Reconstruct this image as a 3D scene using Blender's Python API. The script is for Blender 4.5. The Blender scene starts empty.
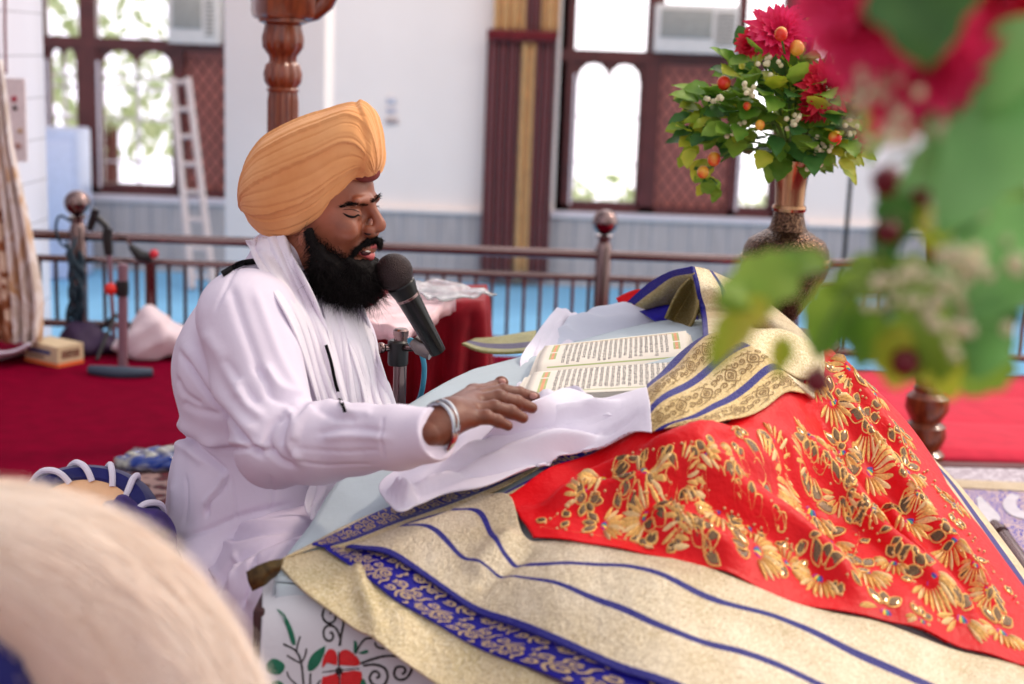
import bpy, math, random
import numpy as np
import openvdb
from mathutils import Vector, Matrix
random.seed(7); RNG = np.random.default_rng(7)
SC = bpy.context.scene; COL = SC.collection
# ------------------------------------------------------------------ camera geometry
F = 1422.0; PITCH = math.radians(11.5); ROLL = math.radians(2.1); CZ = 1.3
cp, sp, cr, sr = math.cos(PITCH), math.sin(PITCH), math.cos(ROLL), math.sin(ROLL)
def ray(px, py):
    u = (px-512)/F; v = (342-py)/F
    a = u*cr - v*sr; b = u*sr + v*cr
    return (a, cp + b*sp, -sp + b*cp)
def P(px, py, Y):
    d = ray(px, py); t = Y/d[1]
    return Vector((d[0]*t, Y, CZ + d[2]*t))
def PZ(px, py, z):
    d = ray(px, py); t = (z-CZ)/d[2]
    return Vector((d[0]*t, d[1]*t, z))
def proj(V):
    V = np.asarray(V, float); x, y, z = V[..., 0], V[..., 1], V[..., 2]-CZ
    d = y*cp - z*sp; a = x/d; b = (y*sp + z*cp)/d
    return 512 + F*(a*cr + b*sr), 342 - F*(-a*sr + b*cr)
# ------------------------------------------------------------------ materials
def srgb(c):
    return tuple((v/255/12.92) if v/255 <= .04045 else ((v/255+.055)/1.055)**2.4 for v in c) + (1,)
class NT:
    def __init__(s, name):
        s.m = bpy.data.materials.new(name); s.m.use_nodes = True
        s.t = s.m.node_tree; s.b = s.t.nodes['Principled BSDF']
    def n(s, typ, **kw):
        nd = s.t.nodes.new(typ)
        for k, v in kw.items():
            if k in nd.inputs: nd.inputs[k].default_value = v
            else: setattr(nd, k, v)
        return nd
    def l(s, a, b): s.t.links.new(a, b)
    def set(s, **kw):
        for k, v in kw.items(): s.b.inputs[k.replace('_', ' ')].default_value = v
    def coord(s, kind='Object', scale=(1, 1, 1)):
        tc = s.n('ShaderNodeTexCoord'); mp = s.n('ShaderNodeMapping'); mp.inputs['Scale'].default_value = scale
        s.l(tc.outputs[kind], mp.inputs['Vector']); return mp.outputs['Vector']
    def ramp(s, fac, stops, interp='LINEAR'):
        r = s.n('ShaderNodeValToRGB'); cr_ = r.color_ramp; cr_.interpolation = interp
        while len(cr_.elements) < len(stops): cr_.elements.new(.5)
        for e, (p_, c_) in zip(cr_.elements, stops): e.position = p_; e.color = c_
        s.l(fac, r.inputs['Fac']); return r.outputs['Color']
    def noise(s, vec, scale, detail=3, rough=.5, dist=0):
        nd = s.n('ShaderNodeTexNoise'); nd.inputs['Scale'].default_value = scale
        nd.inputs['Detail'].default_value = detail; nd.inputs['Roughness'].default_value = rough
        nd.inputs['Distortion'].default_value = dist
        s.l(vec, nd.inputs['Vector']); return nd.outputs['Fac']
    def bump(s, h, strength=.3, dist=.01, prev=None):
        b = s.n('ShaderNodeBump'); b.inputs['Strength'].default_value = strength; b.inputs['Distance'].default_value = dist
        s.l(h, b.inputs['Height'])
        if prev is not None: s.l(prev, b.inputs['Normal'])
        s.l(b.outputs['Normal'], s.b.inputs['Normal']); return b.outputs['Normal']
    def mix(s, fac, a, b, blend='MIX'):
        m = s.n('ShaderNodeMix'); m.data_type = 'RGBA'; m.blend_type = blend
        for sock, v in ((m.inputs[0], fac), (m.inputs[6], a), (m.inputs[7], b)):
            if isinstance(v, (int, float, tuple)): sock.default_value = v
            else: s.l(v, sock)
        return m.outputs[2]
    def math(s, op, a, b=0., c=None):
        m = s.n('ShaderNodeMath'); m.operation = op
        for i, v in enumerate((a, b) if c is None else (a, b, c)):
            if isinstance(v, (int, float)): m.inputs[i].default_value = v
            else: s.l(v, m.inputs[i])
        return m.outputs[0]
    def col(s, c): s.l(c, s.b.inputs['Base Color'])
def simple(name, rgb, rough=.6, metal=0., var=.08, scale=30, bump=.0, bscale=200, spec=.5, sheen=0., trans=0., coat=0.):
    t = NT(name); c = srgb(rgb); t.set(Roughness=rough, Metallic=metal)
    t.b.inputs['Specular IOR Level'].default_value = spec
    if sheen: t.b.inputs['Sheen Weight'].default_value = sheen
    if coat: t.b.inputs['Coat Weight'].default_value = coat
    if trans: t.b.inputs['Transmission Weight'].default_value = trans
    v = t.coord()
    n = t.noise(v, scale)
    lo = tuple(x*(1-var) for x in c[:3]) + (1,); hi = tuple(min(1, x*(1+var)) for x in c[:3]) + (1,)
    t.col(t.ramp(n, [(.3, lo), (.7, hi)]))
    if bump: t.bump(t.noise(v, bscale, 2), bump, .002)
    return t.m
def fabric(name, rgb, var=.05, weave=900, rough=.85, sheen=.3, sss=0, soft=0.0):
    t = NT(name); c = srgb(rgb); t.set(Roughness=rough); t.b.inputs['Sheen Weight'].default_value = sheen
    t.b.inputs['Specular IOR Level'].default_value = .2
    v = t.coord(); n = t.noise(v, 14, 4)
    lo = tuple(x*(1-var) for x in c[:3]) + (1,); hi = tuple(min(1, x*(1+var)) for x in c[:3]) + (1,)
    t.col(t.ramp(n, [(.3, lo), (.7, hi)]))
    nb = t.bump(t.noise(v, 9, 5, .6), .25, .012 if soft == 0 else soft)
    t.bump(t.noise(v, weave, 1), .12, .001, nb)
    return t.m
# ------------------------------------------------------------------ object helpers
def obj(name, me, mat=None, parent=None, smooth=True):
    if isinstance(me, tuple):
        V, Fc = me[:2]; m = bpy.data.meshes.new(name)
        m.from_pydata([tuple(map(float, v)) for v in V], [], [tuple(map(int, f)) for f in Fc]); m.update(); me = m
    o = bpy.data.objects.new(name, me); COL.objects.link(o)
    mats = mat if isinstance(mat, (list, tuple)) else [mat]
    for mm in mats:
        if mm is not None and len(me.materials) < len(mats): me.materials.append(mm)
    if smooth and len(me.polygons): me.polygons.foreach_set('use_smooth', [True]*len(me.polygons))
    if parent is not None:
        o.parent = parent; o.matrix_parent_inverse = Matrix.Translation(-Vector(parent.location)) if tuple(parent.rotation_euler) == (0, 0, 0) else parent.matrix_basis.inverted()
    return o
def tag(o, label, cat, group=None, kind=None):
    if label: o['label'] = label
    if cat: o['category'] = cat
    if group: o['group'] = group
    if kind: o['kind'] = kind
    return o
def thing(name, label, cat, loc=(0, 0, 0), group=None, kind=None):
    o = bpy.data.objects.new(name, None); COL.objects.link(o); o.location = loc; o.empty_display_size = .05
    return tag(o, label, cat, group, kind)
class MB:
    def __init__(s): s.V = []; s.F = []; s.M = []; s.mi = 0
    def add(s, V, Fc):
        k = len(s.V); s.V += [tuple(v) for v in V]; s.F += [tuple(i+k for i in f) for f in Fc]; s.M += [s.mi]*len(Fc); return s
    def box(s, x0, x1, y0, y1, z0, z1, R=None, bev=0):
        if bev:
            import bmesh
            bm = bmesh.new(); bmesh.ops.create_cube(bm, size=1)
            for v in bm.verts: v.co = Vector(((x0+x1)/2+v.co.x*(x1-x0), (y0+y1)/2+v.co.y*(y1-y0), (z0+z1)/2+v.co.z*(z1-z0)))
            bmesh.ops.bevel(bm, geom=bm.edges[:], offset=bev, segments=2, affect='EDGES', profile=.5)
            bm.verts.index_update(); V = [v.co.copy() for v in bm.verts]; Fc = [[v.index for v in f.verts] for f in bm.faces]; bm.free()
        else:
            V = [Vector(p) for p in ((x0, y0, z0), (x1, y0, z0), (x1, y1, z0), (x0, y1, z0), (x0, y0, z1), (x1, y0, z1), (x1, y1, z1), (x0, y1, z1))]
            Fc = [(0, 3, 2, 1), (4, 5, 6, 7), (0, 1, 5, 4), (1, 2, 6, 5), (2, 3, 7, 6), (3, 0, 4, 7)]
        if R is not None: V = [R @ v for v in V]
        return s.add(V, Fc)
    def tube(s, pts, r, n=10, cap=True):
        pts = [Vector(p) for p in pts]; rs = r if isinstance(r, (list, tuple, np.ndarray)) else [r]*len(pts)
        V = []; up = None
        for i, p_ in enumerate(pts):
            t = (pts[min(i+1, len(pts)-1)] - pts[max(i-1, 0)]).normalized()
            if up is None: up = Vector((0, 0, 1)) if abs(t.z) < .9 else Vector((1, 0, 0))
            a = t.cross(up).normalized(); b = a.cross(t).normalized(); up = b
            for k in range(n):
                w = 2*math.pi*k/n; V.append(p_ + (a*math.cos(w) + b*math.sin(w))*rs[i])
        Fc = []
        for i in range(len(pts)-1):
            for k in range(n):
                k2 = (k+1) % n; Fc.append((i*n+k, i*n+k2, (i+1)*n+k2, (i+1)*n+k))
        if cap: Fc += [tuple(range(n))[::-1], tuple(range((len(pts)-1)*n, len(pts)*n))]
        return s.add(V, Fc)
    def lathe(s, prof, c=(0, 0, 0), n=32, flute=0, fd=0., fz=None):
        V = []
        for (r, z) in prof:
            for k in range(n):
                w = 2*math.pi*k/n; rr = r
                if flute and (fz is None or fz[0] <= z <= fz[1]): rr = r*(1 - fd*(.5+.5*math.cos(flute*w)))
                V.append((c[0]+rr*math.cos(w), c[1]+rr*math.sin(w), c[2]+z))
        Fc = []
        for i in range(len(prof)-1):
            for k in range(n):
                k2 = (k+1) % n; Fc.append((i*n+k, i*n+k2, (i+1)*n+k2, (i+1)*n+k))
        Fc += [tuple(range(n))[::-1], tuple(range((len(prof)-1)*n, len(prof)*n))]
        return s.add(V, Fc)
    def ball(s, c, r, n=12, m=8, rad=None, R=None):
        rad = rad or (r, r, r); V = []
        for i in range(m+1):
            a = math.pi*i/m
            for k in range(n):
                w = 2*math.pi*k/n; v = Vector((rad[0]*math.sin(a)*math.cos(w), rad[1]*math.sin(a)*math.sin(w), rad[2]*math.cos(a)))
                if R is not None: v = R @ v
                V.append(Vector(c)+v)
        Fc = [(i*n+k, (i+1)*n+k, (i+1)*n+(k+1) % n, i*n+(k+1) % n) for i in range(m) for k in range(n)]
        return s.add(V, Fc)
    def build(s, name, mat, parent=None, smooth=True, flat=False):
        o = obj(name, (s.V, s.F), mat, parent, smooth)
        if isinstance(mat, (list, tuple)): o.data.polygons.foreach_set('material_index', s.M)
        if smooth and not flat:
            try: o.data.set_sharp_from_angle(angle=math.radians(38))
            except Exception: pass
        return o
def cr_interp(pts, n):
    """Catmull-Rom resample of a (k,d) array to n points, by parameter"""
    p = np.asarray(pts, float); k = len(p)
    if k == 2: t = np.linspace(0, 1, n)[:, None]; return p[0]*(1-t)+p[1]*t
    q = np.vstack([2*p[0]-p[1], p, 2*p[-1]-p[-2]]); t = np.linspace(0, k-1-1e-9, n); i = t.astype(int); f = (t-i)[:, None]
    a, b, c, d = q[i], q[i+1], q[i+2], q[i+3]
    return .5*(2*b+(c-a)*f+(2*a-5*b+4*c-d)*f**2+(3*b-a-3*c+d)*f**3)
def grid_interp(rows, nu, nv):
    R = np.array([cr_interp(r, nu) for r in rows])          # rows x nu x d
    return np.array([cr_interp(R[:, j], nv) for j in range(nu)]).transpose(1, 0, 2)   # nv x nu x d
def grid_mesh(name, G, mat, parent=None, uv=None, thick=0.003, offset=-1):
    nv, nu = G.shape[:2]; V = G.reshape(-1, 3)
    Fc = [(j*nu+i, j*nu+i+1, (j+1)*nu+i+1, (j+1)*nu+i) for j in range(nv-1) for i in range(nu-1)]
    o = obj(name, (V, Fc), mat, parent); me = o.data
    L = me.uv_layers.new(name='UVMap')
    if uv is None:
        U_, V_ = np.meshgrid(np.linspace(0, 1, nu), np.linspace(0, 1, nv))
    else: U_, V_ = uv
    idx = np.array([l.vertex_index for l in me.loops]); UV = np.stack([U_.ravel()[idx], V_.ravel()[idx]], 1)
    L.data.foreach_set('uv', UV.astype(np.float32).ravel())
    if thick:
        md = o.modifiers.new('Solidify', 'SOLIDIFY'); md.thickness = thick; md.offset = offset
    return o
# ------------------------------------------------------------------ signed-distance modelling
class SDF:
    def __init__(s, lo, hi, res):
        s.lo = np.array(lo, float); s.res = res; s.n = np.ceil((np.array(hi)-s.lo)/res).astype(int)+1
        s.A = np.full(s.n, .08, np.float32)
    def _win(s, lo, hi, m):
        a = np.maximum(np.floor((np.array(lo)-m-s.lo)/s.res).astype(int), 0); b = np.minimum(np.ceil((np.array(hi)+m-s.lo)/s.res).astype(int)+1, s.n)
        if (b <= a).any(): return None
        ax = [s.lo[i]+s.res*np.arange(a[i], b[i]) for i in range(3)]
        X, Y, Z = np.meshgrid(*ax, indexing='ij', sparse=True)
        return (slice(a[0], b[0]), slice(a[1], b[1]), slice(a[2], b[2])), X, Y, Z
    def _comb(s, sl, d, k, op):
        A = s.A[sl]; d = d.astype(np.float32)
        if op == 'add':
            if k > 0: h = np.maximum(k-np.abs(A-d), 0)/k; s.A[sl] = np.minimum(A, d)-h*h*k*.25
            else: s.A[sl] = np.minimum(A, d)
        else:
            d = -d
            if k > 0: h = np.maximum(k-np.abs(A-d), 0)/k; s.A[sl] = np.maximum(A, d)+h*h*k*.25
            else: s.A[sl] = np.maximum(A, d)
    def ell(s, c, r, R=None, k=.02, op='add'):
        c = np.array(c, float); r = np.array(r, float); m = max(r)
        w = s._win(c-m, c+m, k+.03)
        if w is None: return s
        sl, X, Y, Z = w; x, y, z = X-c[0], Y-c[1], Z-c[2]
        if R is not None:
            R = np.array(R); x, y, z = [R[0, i]*x+R[1, i]*y+R[2, i]*z for i in range(3)]
        q = np.sqrt((x/r[0])**2+(y/r[1])**2+(z/r[2])**2); g = np.sqrt((x/r[0]**2)**2+(y/r[1]**2)**2+(z/r[2]**2)**2)
        s._comb(sl, q*(q-1)/np.maximum(g, 1e-6), k, op); return s
    def cap(s, a, b, ra, rb, k=.02, op='add'):
        a = np.array(a, float); b = np.array(b, float); m = max(ra, rb)
        w = s._win(np.minimum(a, b)-m, np.maximum(a, b)+m, k+.03)
        if w is None: return s
        sl, X, Y, Z = w; d = b-a; L2 = max(d@d, 1e-12)
        t = np.clip(((X-a[0])*d[0]+(Y-a[1])*d[1]+(Z-a[2])*d[2])/L2, 0, 1)
        dist = np.sqrt((X-a[0]-t*d[0])**2+(Y-a[1]-t*d[1])**2+(Z-a[2]-t*d[2])**2)-(ra+(rb-ra)*t)
        s._comb(sl, dist, k, op); return s
    def chain(s, pts, rs, k=.02):
        for i in range(len(pts)-1): s.cap(pts[i], pts[i+1], rs[i], rs[i+1], k)
        return s
    def cut(s, c, n, rad):
        """remove what lies beyond the plane through c with normal n, within rad"""
        c = np.array(c, float); n = np.array(n, float); n /= np.linalg.norm(n); w = s._win(c-rad, c+rad, 0)
        sl, X, Y, Z = w; d = (X-c[0])*n[0]+(Y-c[1])*n[1]+(Z-c[2])*n[2]; m = d <= rad
        s.A[sl] = np.where(m, np.maximum(s.A[sl], d), s.A[sl]).astype(np.float32); return s
    def mesh(s, smooth=1):
        g = openvdb.FloatGrid(); g.background = .08; g.copyFromArray(s.A)
        V, Q = g.convertToQuads(); V = s.lo+V*s.res
        return V.astype(float), Q.astype(int)
def vnormals(V, Q):
    N = np.zeros_like(V); n = np.cross(V[Q[:, 2]]-V[Q[:, 0]], V[Q[:, 3]]-V[Q[:, 1]])
    for i in range(4): np.add.at(N, Q[:, i], n)
    return N/np.maximum(np.linalg.norm(N, axis=1, keepdims=True), 1e-9)
def relax(V, Q, it=2, f=.5):
    for _ in range(it):
        S = np.zeros_like(V); C_ = np.zeros(len(V))
        for i in range(4):
            for j in (1, 3): np.add.at(S, Q[:, i], V[Q[:, (i+j) % 4]]); np.add.at(C_, Q[:, i], 1)
        V = V*(1-f)+f*S/np.maximum(C_, 1)[:, None]
    return V
def seg_dist(X, Y, pts):
    """distance of 2D points to a polyline and its parameter 0..1"""
    best = np.full(X.shape, 1e9); par = np.zeros(X.shape); n = len(pts)-1
    for i in range(n):
        a = np.array(pts[i], float)[:2]; b = np.array(pts[i+1], float)[:2]; d = b-a; L2 = max(d@d, 1e-12)
        t = np.clip(((X-a[0])*d[0]+(Y-a[1])*d[1])/L2, 0, 1); q = np.hypot(X-a[0]-t*d[0], Y-a[1]-t*d[1])
        m = q < best; best = np.where(m, q, best); par = np.where(m, (i+t)/n, par)
    return best, par
def side(X, Y, pts):
    """signed distance (positive to the left of travel in x-right y-down image sense is negative)"""
    best = np.full(X.shape, 1e9); sg = np.zeros(X.shape)
    for i in range(len(pts)-1):
        a = np.array(pts[i], float); b = np.array(pts[i+1], float); d = b-a; L2 = max(d@d, 1e-12)
        t = np.clip(((X-a[0])*d[0]+(Y-a[1])*d[1])/L2, 0, 1); q = np.hypot(X-a[0]-t*d[0], Y-a[1]-t*d[1])
        s_ = np.sign(d[0]*(Y-a[1])-d[1]*(X-a[0])); m = q < best; best = np.where(m, q, best); sg = np.where(m, s_, sg)
    return best*sg
def smooth01(x): x = np.clip(x, 0, 1); return x*x*(3-2*x)
def sculpt(V, N, creases, mask=None):
    """push the surface along its normals near crease lines; each crease: pts, width px, height m (neg = groove)"""
    X, Y = proj(V); D = np.zeros(len(V))
    for pts, w, h in creases:
        p = cr_interp(pts, max(8, 4*len(pts))) if len(pts) > 2 else np.array(pts, float)
        d, t = seg_dist(X, Y, p); D += h*np.exp(-(d/w)**2)*np.clip(np.minimum(t, 1-t)*8+.25, 0, 1)
    if mask is not None: D = D*mask
    return V+N*D[:, None]
# ------------------------------------------------------------------ shared materials
M = {}
M['wall'] = simple('white_wall_paint', (248, 234, 228), .8, var=.02, scale=2, bump=.05)
M['dado'] = simple('grey_stone_dado', (172, 175, 186), .5, var=.06, scale=6)
def tile_mat():
    t = NT('white_glazed_tile'); t.set(Roughness=.25); v = t.coord('Object')
    sx = t.n('ShaderNodeSeparateXYZ'); t.l(v, sx.inputs[0])
    z = t.math('FRACT', t.math('DIVIDE', sx.outputs[2], .2)); m = t.math('LESS_THAN', z, .03)
    t.col(t.mix(m, srgb((232, 226, 234)), srgb((176, 168, 176)))); return t.m
M['tile'] = tile_mat()
def plank_mat():
    t = NT('grey_board_dado'); t.set(Roughness=.5); v = t.coord('Object')
    sx = t.n('ShaderNodeSeparateXYZ'); t.l(v, sx.inputs[0])
    z = t.math('FRACT', t.math('DIVIDE', sx.outputs[0], .16)); m = t.math('LESS_THAN', z, .06)
    n = t.noise(t.coord('Object', (9, 1, .6)), 5)
    base = t.ramp(n, [(.3, srgb((166, 156, 156))), (.7, srgb((192, 182, 180)))])
    t.col(t.mix(m, base, srgb((128, 128, 142)))); return t.m
M['dado'] = plank_mat()
M['mahogany'] = simple('dark_mahogany', (88, 36, 34), .35, var=.2, scale=8)
M['palewood'] = simple('pale_frame', (222, 208, 214), .5)
M['steel'] = simple('polished_steel', (136, 114, 112), .17, metal=1, var=.05)
M['steel_dark'] = simple('dull_steel', (120, 112, 110), .3, metal=1)
M['blackplastic'] = simple('black_plastic', (22, 20, 22), .4, var=.1)
M['bluefloor'] = simple('blue_hall_carpet', (116, 176, 218), .9, var=.05, scale=3)
M['redcarpet'] = fabric('crimson_carpet', (112, 0, 34), .14, 500, .95, 0)
M['redcarpet'].node_tree.nodes['Principled BSDF'].inputs['Specular IOR Level'].default_value = .03
M['coral'] = fabric('coral_mattress', (220, 52, 76), .08, 500, .9, .05)
M['acbody'] = simple('ac_cream', (216, 208, 204), .5)
M['acgrille'] = simple('ac_grille', (150, 146, 140), .5, var=.1)
M['maroon'] = fabric('maroon_curtain', (104, 14, 22), .15, 400, .6, .4)
M['goldcurtain'] = fabric('gold_curtain', (206, 158, 98), .12, 400, .6, .4)
M['board'] = simple('red_board', (196, 116, 104), .5, var=.1)
def glass_mat():
    t = NT('window_glass'); t.set(Roughness=0.0, IOR=1.02); t.b.inputs['Transmission Weight'].default_value = 1
    t.b.inputs['Base Color'].default_value = (1, 1, 1, 1); return t.m
M['glass'] = glass_mat()
YW = 11.8
def W(px, py, Y=YW): p = P(px, py, Y); return p.x, p.z
def S(o): o['kind'] = 'structure'; return o
# floors: z = 0 is the raised platform, the hall floor lies 0.6 m lower
S(MB().box(-9, 9, 6.12, YW+.0, -.7, -.6).build('floor', M['bluefloor']))
plat = S(MB().box(-5, 5, -1.5, 6.1, -.62, -.012).build('floor_platform', simple('platform_marble', (205, 200, 206), .3)))
# back wall with two window openings
wx = dict(L0=W(40, 120)[0], L1=W(232, 120)[0], R0=W(558, 120)[0], R1=W(810, 120)[0])
zs = W(600, 212)[1]; zt = 2.9
wb = MB()
for a, b, c, d in ((-9, wx['L0'], -.6, 3.6), (wx['L1'], wx['R0'], -.6, 3.6), (wx['R1'], 9, -.6, 3.6), (wx['L0'], wx['L1'], -.6, zs), (wx['R0'], wx['R1'], -.6, zs), (wx['L0'], wx['L1'], zt, 3.6), (wx['R0'], wx['R1'], zt, 3.6)):
    wb.box(a, b, YW, YW+.2, c, d)
S(wb.build('wall_back', M['wall'], smooth=False))
S(MB().box(-9, 9, YW-.03, YW-.002, -.6, W(400, 211)[1]).build('trim_1', M['dado'], smooth=False))
S(MB().box(-9, 9, YW-.06, YW-.002, W(400, 211)[1], W(400, 211)[1]+.03).build('trim_2', M['wall'], smooth=False))
# white column between window and wall, with a bright return face
xa, _ = W(224, 120, 8.6); xb, _ = W(325, 120, 8.6)
S(MB().box(xa, xb, 8.6, 9.0, -.6, 3.4, bev=.02).build('wall_column', M['wall']))
# tiled pillar at far left
xa, _ = W(47, 150, 7.1)
S(MB().box(xa-1.0, xa, 6.5, 7.1, -.6, 3.4, bev=.01).build('wall_left', M['tile']))
# ---------------- windows
def scallop(mb, x0, x1, zspring, ztop, y0, y1, lobes=2):
    """board with cusped arch cut-outs between zspring and ztop"""
    w = (x1-x0)/lobes
    for i in range(lobes):
        a = x0+i*w; n = 16; V = []
        for k in range(n+1):
            f = k/n; u = f*2-1; h = (1-abs(u)**2.4)**.5*(.88+.12*abs(math.cos(2.5*math.pi*u)))
            zz = zspring+(ztop-zspring)*.95*h
            for y in (y0, y1): V += [(a+f*w, y, zz), (a+f*w, y, ztop+.01)]
        Fc = []
        for k in range(n):
            b = 4*k; Fc += [(b, b+4, b+5, b+1), (b+2, b+3, b+7, b+6), (b, b+2, b+6, b+4)]
        mb.add(V, Fc)
def lattice(mb, x0, x1, z0, z1, y, step=.1, slope=1.35, r=.007):
    for sg in (1, -1):
        c = -3.0
        while c < 6:
            # line z = z0 + sg*slope*(x-x0) + c
            pts = []
            for x in np.linspace(x0, x1, 60):
                z = z0+sg*slope*(x-x0)+c
                if z0 <= z <= z1: pts.append((x, y, z))
            if len(pts) > 2: mb.tube([pts[0], pts[-1]], r, 5)
            c += step*slope
def make_window(idx, x0, x1, casements, panel, transom, gl):
    """casements: list of (xa, xb); panel: (xa, xb) lattice"""
    fr = MB(); y0, y1 = YW+.02, YW+.12
    t = .055
    fr.box(x0, x0+t, y0, y1, zs, zt); fr.box(x1-t, x1, y0, y1, zs, zt); fr.box(x0, x1, y0, y1, zs, zs+t); fr.box(x0, x1, y0, y1, zt-t, zt)
    fr.box(x0, x1, y0-.01, y1, transom[0], transom[1])
    edges = sorted([e for c in casements for e in c]+list(panel))
    for a, b in zip(edges[1:-1:2], edges[2:-1:2]): fr.box(a, b, y0, y1, zs, zt)
    fr.box(x0, edges[0], y0, y1, zs, zt); fr.box(edges[-1], x1, y0, y1, zs, zt)
    root = S(fr.build('window_%d' % idx, M['mahogany'], smooth=False))
    for a, b in casements:
        cs = MB(); zz0, zz1 = zs+.05, transom[0]; q = .035
        cs.box(a, a+q, y0+.02, y1-.02, zz0, zz1); cs.box(b-q, b, y0+.02, y1-.02, zz0, zz1); cs.box(a, b, y0+.02, y1-.02, zz0, zz0+q)
        scallop(cs, a+q, b-q, zz1-.17, zz1, y0+.03, y1-.04)
        cs.build('casement_frame', M['mahogany'], root, smooth=False)
        br = MB()
        H = zz1-zz0
        for f in gl: br.box(a+q, b-q, y0+.05, y0+.06, zz0+H*f-.008, zz0+H*f+.008)
        if idx == 1: br.box((a+b)/2-.01, (a+b)/2+.01, y0+.05, y0+.06, zz0, zz1-.05)
        br.build('glazing_bar', M['palewood'], root, smooth=False)
        MB().box(a+.01, b-.01, y0+.07, y0+.075, zz0, zz1).build('window_pane', M['glass'], root, smooth=False)
        tp = MB().box(a+.02, b-.02, y0+.07, y0+.075, transom[1], zt-.05).build('window_pane', M['glass'], root, smooth=False)
        e = MB(); e.box(a-.0, a+.022, y0-.012, y0+.0, zz0, transom[0]-.1); e.build('casement_highlight', M['palewood'], root, smooth=False)  # pale strip stands in for the highlight along the frame
    a, b = panel
    MB().box(a, b, y1-.03, y1-.01, zs+.05, transom[0]).build('backing_board', M['board'], root, smooth=False)
    lt = MB(); lattice(lt, a+.01, b-.01, zs+.05, transom[0]-.03, y0+.02); lt.build('lattice_grille', M['mahogany'], root)
    sl = MB().box(x0-.03, x1+.03, YW-.07, YW+.02, zs-.035, zs).build('window_sill', M['palewood'], root, smooth=False)
    return root
X = lambda px, py=120: W(px, py)[0]
make_window(1, wx['L0'], wx['L1'], [(X(46), X(80)), (X(97), X(175))], (X(183), X(228)), (W(150, 50)[1], W(150, 39)[1]), (.19, .5, .72, .8))
make_window(2, wx['R0'], wx['R1'], [(X(572), X(643)), (X(741), X(778))], (X(659), X(733)), (W(600, 62)[1], W(600, 50)[1]), (.3, .62))
# daylight: trees outside
def leaf_cloud(n, c, rad, size, seed, flat=.4):
    g = np.random.default_rng(seed); V = []; Fc = []
    for i in range(n):
        v = g.normal(size=3); v /= np.linalg.norm(v); p = np.array(c)+v*np.array(rad)*g.uniform(.35, 1)**.5
        a = g.normal(size=3); a /= np.linalg.norm(a); b = np.cross(a, g.normal(size=3)); b /= np.linalg.norm(b); s_ = size*g.uniform(.6, 1.4); k = len(V)
        V += [p-a*s_, p-b*s_*flat, p+a*s_, p+b*s_*flat]; Fc += [(k, k+1, k+2, k+3)]
    return V, Fc
def leafmat(name, c1, c2, trans=.3, scale=12):
    t = NT(name); t.set(Roughness=.5); v = t.coord(); n = t.noise(v, scale, 2)
    c = t.ramp(n, [(.35, srgb(c1)), (.65, srgb(c2))]); t.col(c)
    tr = t.n('ShaderNodeBsdfTranslucent'); t.l(c, tr.inputs['Color']); mx = t.n('ShaderNodeMixShader'); mx.inputs[0].default_value = trans
    out = t.t.nodes['Material Output']; t.l(t.b.outputs[0], mx.inputs[1]); t.l(tr.outputs[0], mx.inputs[2]); t.l(mx.outputs[0], out.inputs['Surface'])
    return t.m
tmat = leafmat('garden_leaves', (176, 196, 146), (222, 230, 196), .6)
for lab, cx, cz, sd in (('pale green garden tree outside the left window', -4.9, 1.3, 3), ('leafy garden tree partly seen through the middle window', 1.5, -.6, 5)):
    t = thing('garden_tree', lab, 'tree', (cx, 17, -1.2))
    obj('crown', leaf_cloud(850 if sd == 3 else 350, (cx, 17, cz), (2.0, 1.0, 1.5 if sd == 3 else .5), .13, sd, .5), tmat, t, smooth=False)
    MB().tube([(cx, 17, -1.25), (cx+.05, 17, cz-1)], [.14, .09], 8).build('trunk', M['mahogany'], t)
S(MB().box(-12, 12, YW+.3, 24, -1.3, -1.2).build('ground', simple('pale_courtyard', (205, 200, 190), .8)))
# air conditioners
def ac(px0, px1, py0, py1, lab, grille_left):
    x0, z1 = W(px0, py0); x1, z0 = W(px1, py1)
    t = thing('air_conditioner', lab, 'air conditioner', ((x0+x1)/2, YW-.1, z0), 'window air conditioners')
    MB().box(x0, x1, YW-.16, YW+.3, z0, z1, bev=.01).build('housing', M['acbody'], t)
    g0, g1 = (x0+.04, x0+(x1-x0)*.68)
    MB().box(g0, g1, YW-.175, YW-.158, z0+.12, z1-.04, bev=.004).build('front_grille', M['acgrille'], t)
    lv = MB()
    for k in range(9):
        z = z0+.07+k*(z1-z0-.14)/8; lv.box(g1+.03, x1-.03, YW-.172, YW-.158, z, z+.016)
    lv.build('louvre', M['acgrille'], t, smooth=False)
ac(172, 222, -8, 45, 'cream air conditioner above the lattice of the left window, beside the ladder', True)
ac(655, 734, 4, 55, 'cream air conditioner above the lattice of the middle window', True)
# wall switch plate
sw = thing('wall_switch', 'small pale switch plates on the blank white wall', 'switch', P(391, 112, YW-.01))
for (a, b, c, d, rgb) in ((387, 396, 97, 104, (206, 202, 212)), (387, 396, 108, 113, (196, 190, 202)), (386, 398, 118, 124, (178, 160, 158))):
    x0, z1 = W(a, c); x1, z0 = W(b, d); MB().box(x0, x1, YW-.02, YW-.001, z0, z1, bev=.003).build('switch_plate', simple('switch_%d' % c, rgb), sw)
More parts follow.
